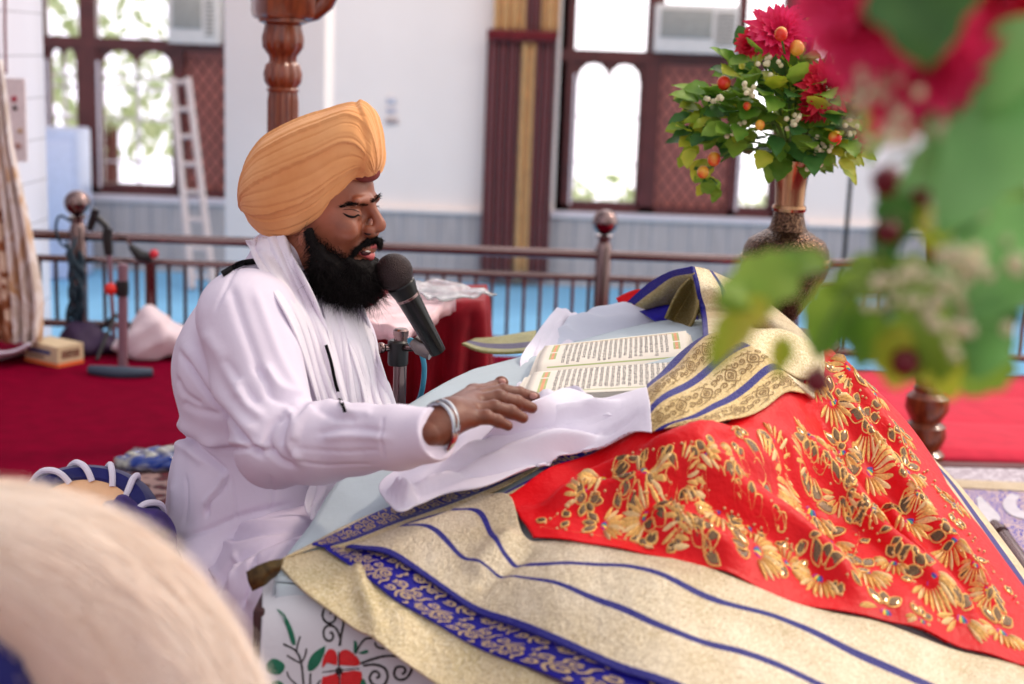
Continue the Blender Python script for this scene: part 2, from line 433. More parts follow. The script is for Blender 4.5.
# curtain: pleated maroon and gold, gathered by a band
def curtain():
    cx0, cx1 = W(487, 150)[0]+.0, W(552, 150)[0]; 
    t = thing('curtain', 'long maroon curtain with a gold stripe between the white wall and the middle window', 'curtain', ((cx0+cx1)/2, YW-.2, -.55))
    zb = W(520, 36)[1]
    def sheet(name, x0, x1, z0, z1, seed, mat, yo=0, ncol=80):
        G = np.zeros((14, ncol, 3))
        for j in range(14):
            for i in range(ncol):
                f = i/(ncol-1); z = z0+(z1-z0)*j/13
                G[j, i] = (x0+(x1-x0)*f, YW-.16+yo+.035*math.sin(2*math.pi*(f*(x1-x0)/.075)+seed+.4*math.sin(z*2+seed)), z)
        return grid_mesh(name, G, mat, t, thick=.003)
    w = cx1-cx0
    sheet('maroon_panel', cx0-.02, cx0+w*.46, -.55, zb, 0, M['maroon'])
    sheet('gold_panel', cx0+w*.44, cx0+w*.68, -.55, zb, 1, M['goldcurtain'], -.01)
    sheet('maroon_panel', cx0+w*.66, cx1, -.55, zb, 2, M['maroon'])
    sheet('gold_panel', cx0+.02, cx0+w*.55, zb, 2.6, 3, M['goldcurtain'])
    sheet('maroon_panel', cx0+w*.53, cx0+w*.78, zb, 2.6, 4, M['maroon'])
    sheet('gold_panel', cx0+w*.76, cx1+.01, zb, 2.6, 5, M['goldcurtain'])
    b = MB()
    for k in range(26):
        x = cx0-.01+w*k/25; b.ball((x, YW-.22, zb+.0), .02, 8, 6, (.017, .02, .05))
    b.build('gathered_band', fabric('band_red', (104, 18, 26), .2), t)
curtain()
# black pole in the hall
bp = thing('pole', 'thin black pole standing in the hall behind the vase flowers', 'pole', (P(849, 200, 9.4).x, 9.4, -.6))
x = P(849, 200, 9.4).x
MB().tube([(x, 9.4, -.6), (x, 9.4, 1.5)], .016, 8).build('shaft', M['blackplastic'], bp); MB().lathe([(.16, 0), (.16, .015), (.03, .03)], (x, 9.4, -.6)).build('foot_plate', M['blackplastic'], bp)
# white cooler standing by left window
x0, z1 = W(46, 128, 11.2); x1, z0 = W(80, 214, 11.2)
ck = thing('water_cooler', 'bluish white upright cabinet standing before the left window', 'cabinet', ((x0+x1)/2, 11.3, -.6))
MB().box(x0-.1, x1, 11.15, 11.55, -.6, z1, bev=.03).build('cabinet_body', simple('cooler_white', (196, 202, 228), .4), ck)
MB().box(x0-.05, x1-.04, 11.135, 11.152, -.2, z1-.1, bev=.01).build('cabinet_door', simple('cooler_door', (206, 210, 234), .4), ck)
# ladder leaning against left window lattice
ld = thing('ladder', 'pale wooden ladder leaning beside the left window', 'ladder', (P(200, 262, 10.8).x, 10.8, -.6))
def L3(px, py, Y): return P(px, py, Y)
r1a, r1b = L3(172, 78, 11.6), L3(192, 262, 10.9); r2a, r2b = L3(188, 78, 11.6), L3(214, 262, 10.9)
r1b.z = r2b.z = -.59
wood = simple('pale_ladder', (206, 190, 188), .6)
for a, b in ((r1a, r1b), (r2a, r2b)): MB().tube([a, b], .028, 8).build('rail', wood, ld)
for k in range(8):
    f = .02+k*.132; a = r1a.lerp(r1b, f); b = r2a.lerp(r2b, f); MB().tube([a, b], .02, 8).build('rung', wood, ld)
# ---------------- railing round the platform
YR = 6.0
rl = thing('railing', 'low stainless steel railing with ball topped posts along the platform edge', 'railing', (0, YR, 0))
PX = [-4.1, -1.86, .375, 2.61]
for x in PX:
    pm = MB(); pm.lathe([(.035, 0), (.035, .5), (.03, .52), (.026, .525), (.026, .54), (.038, .545), (.038, .555)], (x, YR, 0), 20)
    po = pm.build('post', M['steel'], rl); MB().ball((x, YR, .61), .055, 20, 14).build('ball_finial', M['steel'], po)
for z, r in ((.47, .021), (.37, .015), (.09, .016)):
    for a, b in zip(PX[:-1], PX[1:]): MB().tube([(a, YR, z), (b, YR, z)], r, 12).build('rail', M['steel'], rl)
x = -3.2; k = 0
nb = 0
bals = MB()
while x < 2.6:
    if min(abs(x-p) for p in PX) > .05:
        bar = MB().tube([(x, YR, .09), (x, YR, .37)], .0085, 6)
        if nb < 84: bar.build('baluster', M['steel_dark'], rl); nb += 1
    x += .069
MB().tube([(P(151, 290, YR).x, YR, 0), (P(151, 290, YR).x, YR, .37)], .025, 10).build('intermediate_post', M['steel'], rl)
# ---------------- carpets on the platform
rc = MB().box(-4.6, 4.6, -1.4, 6.08, -.012, 0).build('carpet', M['redcarpet'], smooth=False); tag(rc, 'large crimson carpet covering the platform left of the reader', 'carpet')
def pad_sheet():
    x0, x1, y0, y1 = .95, 4.0, 4.62, 5.93; nx, ny = 160, 90; G = np.zeros((ny, nx, 3))
    for j in range(ny):
        for i in range(nx):
            u = i/(nx-1); v = j/(ny-1); x = x0+(x1-x0)*u; y = y0+(y1-y0)*v
            ed = min(u*(nx-1)/6, (1-u)*(nx-1)/6, v*(ny-1)/4, (1-v)*(ny-1)/4, 1)
            z = .008+.035*ed**.5*(.55+.45*abs(math.sin(math.pi*v*3))**.4*(.8+.2*abs(math.sin(math.pi*u*14+v*2))**.5))
            G[j, i] = (x, y, z)
    o = grid_mesh('floor_mattress', G, M['coral'], thick=.006); tag(o, 'thin quilted coral red mattress under the right wooden post by the railing', 'mattress')
pad_sheet()
# ---------------- turned wooden canopy posts
def wood_mat():
    t = NT('turned_wood'); t.set(Roughness=.28); t.b.inputs['Coat Weight'].default_value = .5; v = t.coord('Object', (1, 1, .15))
    n = t.noise(v, 60, 4, .6, .6); t.col(t.ramp(n, [(.3, srgb((96, 40, 18))), (.7, srgb((150, 70, 34)))])); return t.m
M['turned'] = wood_mat()
def canopy_post(x, y, lab, lb):
    t = thing('canopy_post', lab, 'post', (x, y, 0), 'turned wooden canopy posts')
    MB().lathe([(.075, 0), (.075, .02), (.055, .035), (.062, .05), (.073, .08), (.068, .115), (.05, .13), (.055, .14), (.074, .175), (.07, .215), (.048, .235), (.05, .245), (.044, .26)], (x, y, 0), 32).build('turned_base', M['turned'], t)
    MB().lathe([(.044, .26), (.052, .29), (.05, 1.12), (.046, 1.15)], (x, y, 0), 120, 15, .16, (.27, 1.14)).build('fluted_shaft', M['turned'], t)
    MB().lathe([(.05, 1.15), (.052, 1.158), (.046, 1.165), (.058, 1.18), (.062, 1.205), (.055, 1.235), (.043, 1.245), (.044, 1.262), (.052, 1.272), (.065, 1.29), (.067, 1.32), (.058, 1.355), (.06, 1.362)], (x, y, 0), 96, 12, .09, (1.17, 1.35)).build('carved_bulb', M['turned'], t)
    R = Matrix.Translation((x, y, 0)) @ Matrix.Rotation(math.radians(28), 4, 'Z')
    MB().box(-.085, .085, -.085, .085, 1.375, 1.95, R=R, bev=.022).build('square_block', M['turned'], t)
    MB().lathe([(.06, 1.36), (.078, 1.368), (.078, 1.38)], (x, y, 0), 32).build('collar', M['turned'], t)
    s_ = 1 if x < 0 else -1
    MB().tube([(x+s_*.06, y, 1.40), (x+s_*.10, y, 1.405), (x+s_*.13, y, 1.43), (x+s_*.16, y, 1.5), (x+s_*.3, y, 1.7)], [.035, .03, .03, .035, .04], 12).build('arch_bracket', M['turned'], t)
pl = P(283, 60, 4.6); canopy_post(pl.x, 4.6, 'turned reddish wood canopy post rising behind the turban', 0)
pr = PZ(922, 458, 0); canopy_post(pr.x, pr.y, 'turned wood canopy post standing on the mattress at the right', 0)
# ------------------------------------------------------------------ the bed (manji) with its heap of cloths, as a height field
CP = [(285, 570, .45), (340, 525, .47), (400, 500, .50), (430, 440, .57), (480, 400, .61), (470, 372, .60), (550, 350, .63), (530, 392, .635),
      (620, 400, .66), (690, 333, .70), (690, 390, .69), (650, 430, .66), (560, 450, .60), (480, 480, .54), (400, 540, .48), (350, 560, .455), (380, 590, .435),
      (330, 600, .42), (390, 640, .385), (450, 560, .47), (450, 600, .43), (450, 655, .37), (450, 684, .34), (550, 540, .505), (550, 600, .455), (550, 640, .415), (550, 684, .37), (650, 560, .50), (650, 600, .47), (650, 640, .43), (650, 684, .39),
      (800, 560, .478), (800, 600, .442), (800, 640, .41), (800, 684, .375), (900, 600, .43), (950, 640, .375), (960, 684, .34), (1024, 660, .335), (1060, 690, .31), (1040, 630, .345),
      (600, 500, .55), (600, 470, .58), (700, 480, .60), (700, 430, .66), (760, 380, .72), (790, 362, .735), (818, 352, .71),
      (800, 410, .65), (730, 345, .73), (860, 400, .61), (900, 440, .52), (940, 490, .45), (1000, 570, .37),
      (900, 550, .45), (800, 520, .51)]
CPW = [tuple(PZ(*c)) for c in CP]
CPW += [(1.12, 2.25, .05), (1.02, 1.9, .26), (1.05, 2.8, .05), (1.02, 3.4, .1), (.75, 3.75, .3), (.3, 3.8, .4), (0, 3.7, .45), (-.2, 3.4, .5), (.6, 1.7, .22), (.1, 1.75, .2), (1.1, 1.7, .18), (-.3, 1.85, .2), (.5, 3.45, .66)]
CPW = np.array(CPW)
GX0, GX1, GY0, GY1, GS = -.8, 1.5, 1.3, 4.2, .01
gx = np.arange(GX0, GX1+GS, GS); gy = np.arange(GY0, GY1+GS, GS); GXX, GYY = np.meshgrid(gx, gy)
def tps(C_, X, Y, lam=6e-4):
    p = C_[:, :2]; n = len(p)
    def K(r2): return .5*r2*np.log(np.maximum(r2, 1e-12))
    A = np.zeros((n+3, n+3)); A[:n, :n] = K(((p[:, None]-p[None])**2).sum(-1))+lam*np.eye(n); A[:n, n] = 1; A[:n, n+1:] = p; A[n:, :n] = A[:n, n:].T
    w = np.linalg.solve(A, np.r_[C_[:, 2], 0, 0, 0]); out = w[n]+w[n+1]*X+w[n+2]*Y
    for i in range(n): out = out+w[i]*K((X-p[i, 0])**2+(Y-p[i, 1])**2)
    return out
H0 = tps(CPW, GXX, GYY)
H0 = np.maximum(H0, .03)
def sample(G, x, y):
    fx = np.clip((np.asarray(x, float)-GX0)/GS, 0, len(gx)-1.001); fy = np.clip((np.asarray(y, float)-GY0)/GS, 0, len(gy)-1.001)
    i = fx.astype(int); j = fy.astype(int); a = fx-i; b = fy-j
    return (G[j, i]*(1-a)+G[j, i+1]*a)*(1-b)+(G[j+1, i]*(1-a)+G[j+1, i+1]*a)*b
def cast(G, px, py):
    """pixel -> point on height field G (the nearest crossing)"""
    px = np.atleast_1d(np.asarray(px, float)); py = np.atleast_1d(np.asarray(py, float))
    u = (px-512)/F; v = (342-py)/F; a = u*cr-v*sr; b = u*sr+v*cr; dx, dy, dz = a, cp+b*sp, -sp+b*cp
    Ys = np.arange(1.4, 4.15, .006); k = Ys[None]/dy[:, None]; X = dx[:, None]*k; Z = CZ+dz[:, None]*k; D = Z-sample(G, X, np.broadcast_to(Ys, X.shape))
    hit = D < 0; j = np.where(hit.any(1), hit.argmax(1), len(Ys)-1); j = np.maximum(j, 1); r_ = np.arange(len(px))
    d0, d1 = D[r_, j-1], D[r_, j]; f = np.clip(d0/np.where(abs(d0-d1) < 1e-9, 1, d0-d1), 0, 1); Yh = Ys[j-1]+f*.006
    k = Yh/dy; return np.stack([dx*k, Yh, CZ+dz*k], 1)
def xy_of(pts, G):
    """pixel pairs -> xy on the layer; triples are world xy already"""
    out = []
    for q in pts:
        if len(q) == 3: out.append((q[1], q[2]))
        else:
            c = cast(G, q[0], q[1])[0]; out.append((c[0], c[1]))
    return out
def layer(off, ridges=(), base=None, noise=0, seed=0):
    G = (H0 if base is None else base)+off
    src = G.copy()
    for pts, w, h in ridges:
        p = xy_of(pts, src); p = cr_interp(p, 5*len(p)) if len(p) > 2 else np.array(p)
        m = (GXX > p[:, 0].min()-4*w) & (GXX < p[:, 0].max()+4*w) & (GYY > p[:, 1].min()-4*w) & (GYY < p[:, 1].max()+4*w)
        d, t = seg_dist(GXX[m], GYY[m], p); G[m] += h*np.exp(-(d/w)**2)*np.clip(np.minimum(t, 1-t)*6+.15, 0, 1)
    G = np.maximum(G, src-off*.55) if off > 0 else G
    if noise:
        g = np.random.default_rng(seed)
        for _ in range(14):
            a = g.uniform(0, math.pi); fq = g.uniform(18, 70); ph = g.uniform(0, 6.3); G += noise*18/fq*np.sin(fq*(GXX*math.cos(a)+GYY*math.sin(a))+ph+1.5*np.sin(7*GXX*g.uniform(.5, 1)+5*GYY))
    return G
KG = {}
def patch(name, rows, G, nu, nv, mat, parent=None, uv=(1, 1), thick=.003, lift=None):
    R = [xy_of(r, G) for r in rows]; K = grid_interp(R, nu, nv); x, y = K[..., 0], K[..., 1]; z = sample(G, x, y)
    U_, V_ = np.meshgrid(np.linspace(0, 1, nu), np.linspace(0, 1, nv))
    if lift is not None: z = z+lift(U_, V_)
    K3 = np.stack([x, y, z], -1); o = grid_mesh(name, K3, mat, parent, (U_*uv[0], V_*uv[1]), thick); KG[o.name] = K3; return o
def hcast(q):
    if q[0] == 'h': return tuple(cast(H0+q[3], q[1], q[2])[0])
    if q[0] == 'w': return tuple(q[1:])
    return tuple(P(*q))
def on_grid(K, u, v, lift):
    """points of a cloth grid at parameters u, v, raised along its normal"""
    nv, nu = K.shape[:2]; fx = np.clip(np.asarray(u, float), 0, 1)*(nu-1.001); fy = np.clip(np.asarray(v, float), 0, 1)*(nv-1.001)
    i = fx.astype(int); j = fy.astype(int); a = (fx-i)[:, None]; b = (fy-j)[:, None]
    p = (K[j, i]*(1-a)+K[j, i+1]*a)*(1-b)+(K[j+1, i]*(1-a)+K[j+1, i+1]*a)*b
    n = np.cross(K[j, i+1]-K[j, i], K[j+1, i]-K[j, i]); n /= np.maximum(np.linalg.norm(n, axis=1, keepdims=True), 1e-9)
    cam_ = np.array((0, 0, CZ))-p; n *= np.sign((n*cam_).sum(1))[:, None]
    return p+n*lift
def spiral(cx, cy, r0, r1, a0, turns, n=16):
    return [(cx+(r0+(r1-r0)*k/n)*math.cos(a0+turns*2*math.pi*k/n), cy+(r0+(r1-r0)*k/n)*math.sin(a0+turns*2*math.pi*k/n)) for k in range(n+1)]
CELL = []   # one repeat of the scroll pattern in a unit cell: (polyline, width)
CELL += [(spiral(.22, .30, .03, .17, 0, 1.3), .05), (spiral(.22, .72, .15, .03, 2.2, -1.2), .05), (spiral(.70, .62, .03, .20, 3.1, 1.4), .055), (spiral(.72, .22, .13, .02, .5, 1.2), .045),
         ([(.36, .38), (.46, .5), (.44, .66), (.5, .8), (.62, .92)], .05), ([(.48, .45), (.55, .3), (.5, .12), (.58, .02)], .045), ([(.88, .55), (.95, .4), (.92, .2), (1.0, .06)], .045), ([(.05, .5), (.1, .44), (.03, .3)], .05), ([(.88, .8), (.96, .88), (.9, .98)], .05)]
DIAM = [([(.5, .22), (.72, .5), (.5, .78), (.28, .5), (.5, .22)], .035), ([(.5, .34), (.6, .5), (.5, .66), (.4, .5), (.5, .34)], .03), (spiral(.12, .32, .02, .14, 1, 1.3), .035), (spiral(.12, .72, .14, .02, 5, 1.3), .035), (spiral(.88, .3, .14, .02, 2, -1.3), .035), (spiral(.86, .72, .02, .15, 4, -1.3), .035),
        ([(.3, .2), (.4, .1), (.5, .18), (.6, .1), (.7, .2)], .03), ([(.3, .82), (.4, .9), (.5, .82), (.6, .9), (.7, .82)], .03), ([(.0, .05), (.25, .09), (.4, .03)], .025), ([(.0, .95), (.3, .92)], .025), (spiral(.5, .5, .03, .04, 0, 1), .03)]
def scrolls(name, K, nrep, v0, v1, mat, parent, cell=CELL, rows=1, lift=.0042, jit=0.0):
    mb = MB(); g = np.random.default_rng(5)
    for rI in range(rows):
        for c in range(nrep):
            flip = (c+rI) % 2
            for line, wd in cell:
                p = cr_interp(line, 3*len(line)) if len(line) < 8 else np.array(line)
                if flip: p = np.stack([p[:, 0], 1-p[:, 1]], 1)
                t = np.gradient(p, axis=0); nrm = np.stack([-t[:, 1], t[:, 0]], 1)/np.maximum(np.hypot(t[:, 0], t[:, 1]), 1e-9)[:, None]
                w2 = wd*.5*(1+.5*np.sin(np.linspace(0, math.pi, len(p))))[:, None]
                A = p+nrm*w2; B = p-nrm*w2
                def m(q): return (c+q[:, 0])/nrep, v0+(v1-v0)*(rI+q[:, 1])/rows
                ua, va = m(A); ub, vb = m(B); n = len(p)
                V = np.concatenate([on_grid(K, ua, va, lift), on_grid(K, ub, vb, lift)])
                mb.add(V, [(i, i+1, n+i+1, n+i) for i in range(n-1)])
    return mb.build(name, mat, parent)
def patch3(name, rows, nu, nv, mat, parent=None, uv=(1, 1), thick=.003, fn=None, offset=-1):
    R = [[hcast(q) for q in r] for r in rows]; K = grid_interp(R, nu, nv)
    U_, V_ = np.meshgrid(np.linspace(0, 1, nu), np.linspace(0, 1, nv))
    if fn is not None: K = K+fn(U_, V_)
    return grid_mesh(name, K, mat, parent, (U_*uv[0], V_*uv[1]), thick, offset)
# ---- cloth materials
def brocade(name, stripes=(), ornate=(), gold=(206, 182, 138), gold2=(232, 216, 184), blue=(12, 5, 122), orn_scale=9., sparkle=.6, aspect=1., metal=.55):
    t = NT(name); t.set(Roughness=.42, Metallic=metal)
    tc = t.n('ShaderNodeTexCoord'); sx = t.n('ShaderNodeSeparateXYZ'); t.l(tc.outputs['UV'], sx.inputs[0]); U_, V_ = sx.outputs[0], sx.outputs[1]
    ob = t.coord('Object')
    g = t.ramp(t.noise(ob, 9, 4, .6), [(.3, srgb(gold)), (.7, srgb(gold2))])
    fine = t.noise(ob, 230, 3, .75); g = t.mix(t.math('MULTIPLY', t.math('GREATER_THAN', fine, .56), sparkle*.5), g, srgb((255, 246, 224)))
    g = t.mix(t.math('MULTIPLY', t.math('LESS_THAN', fine, .43), .35), g, srgb((150, 120, 74)))
    def mask(bands):
        acc = None
        for a, b in bands:
            m = t.math('MULTIPLY', t.math('GREATER_THAN', V_, a), t.math('LESS_THAN', V_, b)); acc = m if acc is None else t.math('MAXIMUM', acc, m)
        return acc
    if ornate:
        mp = t.n('ShaderNodeMapping'); mp.inputs['Scale'].default_value = (orn_scale*aspect, orn_scale, 1); t.l(tc.outputs['UV'], mp.inputs['Vector'])
        vo = t.n('ShaderNodeTexVoronoi'); vo.inputs['Scale'].default_value = 1.; vo.inputs['Randomness'].default_value = .55; t.l(mp.outputs[0], vo.inputs['Vector'])
        nz = t.noise(mp.outputs[0], 2.2, 2, .5, .8)
        ring = t.math('SINE', t.math('ADD', t.math('MULTIPLY', vo.outputs['Distance'], 26), t.math('MULTIPLY', nz, 9)))
        line = t.math('GREATER_THAN', ring, .45)
        for bands, ca, cb in ornate:
            m = mask(bands); g = t.mix(m, g, t.mix(line, srgb(ca), srgb(cb)))
    if stripes: g = t.mix(mask(stripes), g, srgb(blue))
    t.col(g)
    if stripes: t.l(t.math('MULTIPLY', t.math('SUBTRACT', 1, mask(stripes)), metal), t.b.inputs['Metallic'])
    nb = t.bump(t.noise(ob, 45, 4, .6), .5, .008); t.bump(fine, .9, .003, nb); return t.m
def redsilk():
    t = NT('red_silk'); t.set(Roughness=.42); t.b.inputs['Specular IOR Level'].default_value = .2; ob = t.coord()
    t.col(t.ramp(t.noise(ob, 8, 4), [(.3, srgb((204, 2, 14))), (.7, srgb((226, 6, 20)))]))
    nb = t.bump(t.noise(ob, 22, 4, .6), .5, .012); t.bump(t.noise(ob, 600, 1), .1, .001, nb); return t.m
M['redsilk'] = redsilk()
M['sheet'] = fabric('pale_blue_sheet', (188, 202, 210), .03, 900, .85, .1)
M['whitecloth'] = fabric('white_cotton', (232, 226, 240), .015, 900, .8, .1)
M['goldthread'] = simple('gold_thread', (236, 180, 104), .3, metal=.6, var=.3, scale=220, bump=.6, bscale=900)
M['palegold'] = simple('pale_gold_thread', (232, 196, 140), .35, metal=.7, var=.2, scale=300, bump=.5, bscale=900)
# ---- the bed itself
bed = thing('bed', 'low wooden reading bed under a pale blue sheet, heaped with cloths, beside the reader', 'bed', (.25, 2.9, 0))
fr = MB()
fr.box(-.33, .78, 2.24, 2.3, .2, .3, bev=.01).box(-.3, .78, 3.4, 3.46, .2, .3, bev=.01).box(.74, .8, 2.24, 3.46, .2, .3, bev=.01)
fr.build('bed_frame', simple('dark_red_wood', (62, 24, 20), .4), bed)
for (x, y) in ((-.36, 2.27), (.75, 2.27), (.75, 3.42), (-.02, 3.42)):
    MB().lathe([(.03, 0), (.035, .05), (.025, .1), (.036, .17), (.04, .27), (.028, .3)], (x, y, 0), 16).build('leg', M['mahogany'], bed)
# sheet: whole mound, left side falling to the floor, front face hanging
def sheet_mesh():
    ys = np.linspace(2.2, 3.6, 120); ns = 120; G = np.zeros((120, ns, 3))
    for j, y in enumerate(ys):
        xl = np.interp(y, [2.2, 2.5, 2.8, 3.1, 3.6], [-.375, -.33, -.235, -.10, .0]); xr = .84
        nsk = 22; xs = np.linspace(xl, xr, ns-nsk)
        zt_ = sample(H0, xs, np.full(len(xs), y)); G[j, nsk:, 0] = xs; G[j, nsk:, 1] = y; G[j, nsk:, 2] = zt_
        z0 = zt_[0]
        for k in range(nsk):
            f = 1-k/nsk; G[j, k] = (xl-.012*math.sin(min(1, f*3)*math.pi/2)-.01*math.sin(y*40)*f, y, z0*(1-f)+.03*f-.03*(1-abs(2*min(f*2, 1)-1))*0)
    return G
SH = sheet_mesh(); sh = grid_mesh('bed_sheet', SH, M['sheet'], bed, thick=.004)
vx_ = np.linspace(-.372, .84, 160); VG = np.zeros((16, 160, 3))
for j in range(16):
    f = j/15; top = sample(H0, vx_, np.full(160, 2.2)); VG[j, :, 0] = vx_; VG[j, :, 1] = 2.2+.02*f*np.sin(vx_*52); VG[j, :, 2] = (top-.004)*(1-f)+.03*f
grid_mesh('sheet_valance', VG, M['sheet'], bed, thick=.004)
sv_ = np.linspace(2.2, 3.6, 160); VG = np.zeros((16, 160, 3))
for j in range(16):
    f = j/15; top = sample(H0, np.full(160, .84), sv_); VG[j, :, 0] = .84+.02*f*np.sin(sv_*52); VG[j, :, 1] = sv_; VG[j, :, 2] = (top-.004)*(1-f)+.03*f
grid_mesh('sheet_valance', VG, M['sheet'], bed, thick=.004)
# front hanging face of the sheet (embroidered white cloth)
M['floralcloth'] = fabric('white_floral_cloth', (206, 206, 212), .02, 900, .85, .1)
YF = 2.16
def facept(px, py):       # the hanging face: near vertical plane Y ~ YF
    return P(px, py, YF)
tl = P(268, 577, 2.2); 
rows = [[(263, 580, 2.24), (290, 574, 2.24), (335, 602, 2.2), (400, 645, 2.14), (520, 700, 2.1)],
        [(262, 620, 2.17), (300, 620, 2.165), (350, 625, 2.16), (420, 650, 2.15), (520, 690, 2.13)],
        [(258, 690, 2.13), (300, 690, 2.13), (350, 695, 2.125), (420, 710, 2.12), (520, 760, 2.1)],
        [(250, 800, 2.10), (300, 800, 2.1), (350, 800, 2.1), (420, 820, 2.09), (520, 860, 2.07)]]
fc = patch3('embroidered_cloth', rows, 70, 50, M['floralcloth'], None, thick=.003)
tag(fc, 'white cloth embroidered with a red flower hanging at the near corner of the bed', 'cloth')
MB().box(-.405, -.385, 2.17, 2.30, .05, .40, bev=.006).build('side_board', simple('dark_red_board', (58, 22, 20), .4), bed)
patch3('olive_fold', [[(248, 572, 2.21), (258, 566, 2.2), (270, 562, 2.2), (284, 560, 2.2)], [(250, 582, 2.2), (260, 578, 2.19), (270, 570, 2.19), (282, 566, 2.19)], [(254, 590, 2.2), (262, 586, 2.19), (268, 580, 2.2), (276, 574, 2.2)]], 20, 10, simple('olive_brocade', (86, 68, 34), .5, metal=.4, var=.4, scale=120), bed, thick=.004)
# embroidery on it: traced from the hanging cloth, laid 2 mm in front
EM = MB(); emats = [simple('thread_green', (14, 104, 76), .7, var=.2, scale=300), simple('thread_black', (26, 16, 18), .7), simple('thread_red', (206, 14, 22), .6, var=.12, scale=300)]
FR = [[tuple(P(*q)) for q in r] for r in rows]; FG = grid_interp(FR, 140, 100); fpx, fpy = proj(FG)
def onface(px, py, lift=.003):
    d = (fpx-px)**2+(fpy-py)**2; j, i = np.unravel_index(d.argmin(), d.shape); w_ = 0; acc = np.zeros(1)
    Y = FG[j, i, 1]; p = P(px, py, Y); dr = (Vector((0, 0, CZ))-p).normalized(); return p+dr*lift
def eline(pts, r, mi):
    EM.mi = mi; p = cr_interp(pts, 6*len(pts)); EM.tube([onface(a, b, .0025) for a, b in p], r*.0016, 6)
def eblob(outline, mi, lift=.0035):
    EM.mi = mi; p = cr_interp(outline+[outline[0]], 8*len(outline))[:-1]; c = p.mean(0); V = [onface(c[0], c[1], lift+.001)]; n = len(p)
    V += [onface(*(c+(q-c)*.8), lift+.0006) for q in p]+[onface(*q, .0008) for q in p]
    EM.add(V, [(0, 1+k, 1+(k+1) % n) for k in range(n)]+[(1+k, 1+n+k, 1+n+(k+1) % n, 1+(k+1) % n) for k in range(n)])
cv = lambda L: [(250+x/5.12, 560+y/5.12) for x, y in L]
eblob(cv([(124, 232), (165, 255), (205, 320), (232, 390), (240, 450), (215, 440), (190, 360), (160, 290)]), 0)
eblob(cv([(395, 425), (385, 480), (345, 555), (295, 580), (290, 530), (325, 470)]), 0)
eblob(cv([(75, 530), (110, 500), (160, 510), (188, 545), (160, 590), (110, 590), (80, 570)]), 0)
eblob(cv([(105, 620), (150, 612), (185, 650), (150, 690), (110, 680)]), 0)
eblob(cv([(530, 405), (550, 420), (545, 470), (530, 480)]), 0); eblob(cv([(548, 475), (600, 458), (608, 475), (570, 485)]), 0)
eblob(cv([(548, 640), (580, 600), (600, 650), (570, 700)]), 0)
for L, r in (([(172, 430), (235, 465), (262, 525), (275, 640), (280, 720)], 1.3), ([(258, 390), (245, 430), (238, 468)], 1.1), ([(190, 488), (225, 510), (262, 528)], 1.1), ([(290, 452), (282, 490), (262, 528)], 1.1),
             ([(310, 580), (308, 640), (305, 700)], 1.2), ([(190, 570), (200, 600), (240, 640)], 1.0), ([(360, 615), (340, 650), (330, 700)], 1.1),
             ([(458, 440), (468, 380), (478, 320), (462, 262), (420, 232), (382, 250), (372, 290), (395, 322), (430, 315), (438, 285), (425, 268), (410, 275)], 1.4),
             ([(462, 440), (462, 400), (440, 350), (405, 335), (380, 355), (380, 395), (405, 415), (425, 400), (422, 375), (408, 372)], 1.4),
             ([(540, 480), (560, 440), (590, 405), (625, 400)], 1.3), ([(565, 530), (620, 510), (690, 492), (760, 494), (815, 520), (828, 560), (800, 605), (760, 612), (738, 585), (750, 550), (785, 548), (795, 570), (780, 585)], 1.5),
             ([(580, 540), (640, 535), (690, 555), (705, 600), (680, 645), (635, 640), (612, 605), (630, 572), (655, 575), (662, 595), (648, 605)], 1.5),
             ([(640, 420), (650, 445), (690, 455)], 1.2)):
    eline(cv(L), r, 1)
for q in ([(452, 545), (455, 470), (500, 455), (560, 505), (560, 545)], [(450, 545), (380, 530), (365, 560), (372, 500), (405, 450), (440, 462), (452, 500)], [(462, 570), (540, 560), (580, 575), (570, 640), (520, 700), (470, 680), (455, 620)], [(450, 570), (390, 590), (365, 600), (362, 660), (400, 710), (450, 700), (462, 620)]):
    eblob(cv(q), 2, .0045)
EM.mi = 1; c_ = onface(250+455/5.12, 560+568/5.12, .006); EM.ball(c_, .006, 10, 8)
for L in ([(455, 470), (455, 545), (462, 700)], [(370, 575), (450, 565), (560, 555)]): eline([(a, b) for a, b in cv(L)], .9, 1)
EM.build('floral_embroidery', emats, fc)
# ------------------------------------------------------------------ brocade cloth in blue and gold
RD_R = [([(745, 456), (705, 474), (672, 496), (664, 512)], .012, -.02), ([(700, 500), (740, 520), (780, 540)], .010, -.014), ([(590, 470), (630, 462), (655, 480), (650, 505)], .012, -.014), ([(560, 505), (600, 480), (660, 462), (730, 446)], .022, .012), ([(540, 510), (600, 500), (680, 490), (760, 470)], .018, .012), ([(640, 492), (720, 466), (800, 452)], .028, .018), ([(690, 470), (740, 500), (800, 540), (860, 600)], .022, .02),
        ([(650, 520), (690, 540), (740, 565)], .02, .016), ([(800, 440), (850, 500), (900, 560), (960, 620)], .024, .022), ([(770, 445), (800, 500), (850, 550)], .016, -.014), ([(840, 400), (880, 460), (940, 540), (1000, 620)], .02, .016),
        ([(820, 420), (870, 500), (930, 580)], .012, -.012), ([(730, 436), (770, 424), (805, 412)], .014, .003), ([(830, 360), (870, 410), (910, 460)], .02, .012), ([(600, 472), (680, 458), (760, 440)], .016, .005), ([(880, 500), (920, 560), (980, 630)], .012, .012)]
GRED = layer(.026, [(p_, w_*.9, h_*2.8) for p_, w_, h_ in RD_R], noise=.0022, seed=3)
_d = GRED-H0
for _ in range(1): _d = (_d+np.roll(_d, 1, 0)+np.roll(_d, -1, 0)+np.roll(_d, 1, 1)+np.roll(_d, -1, 1))/5
_cap = .058; GRED = H0+np.where(_d > _cap, _cap+(_d-_cap)*.35, _d)
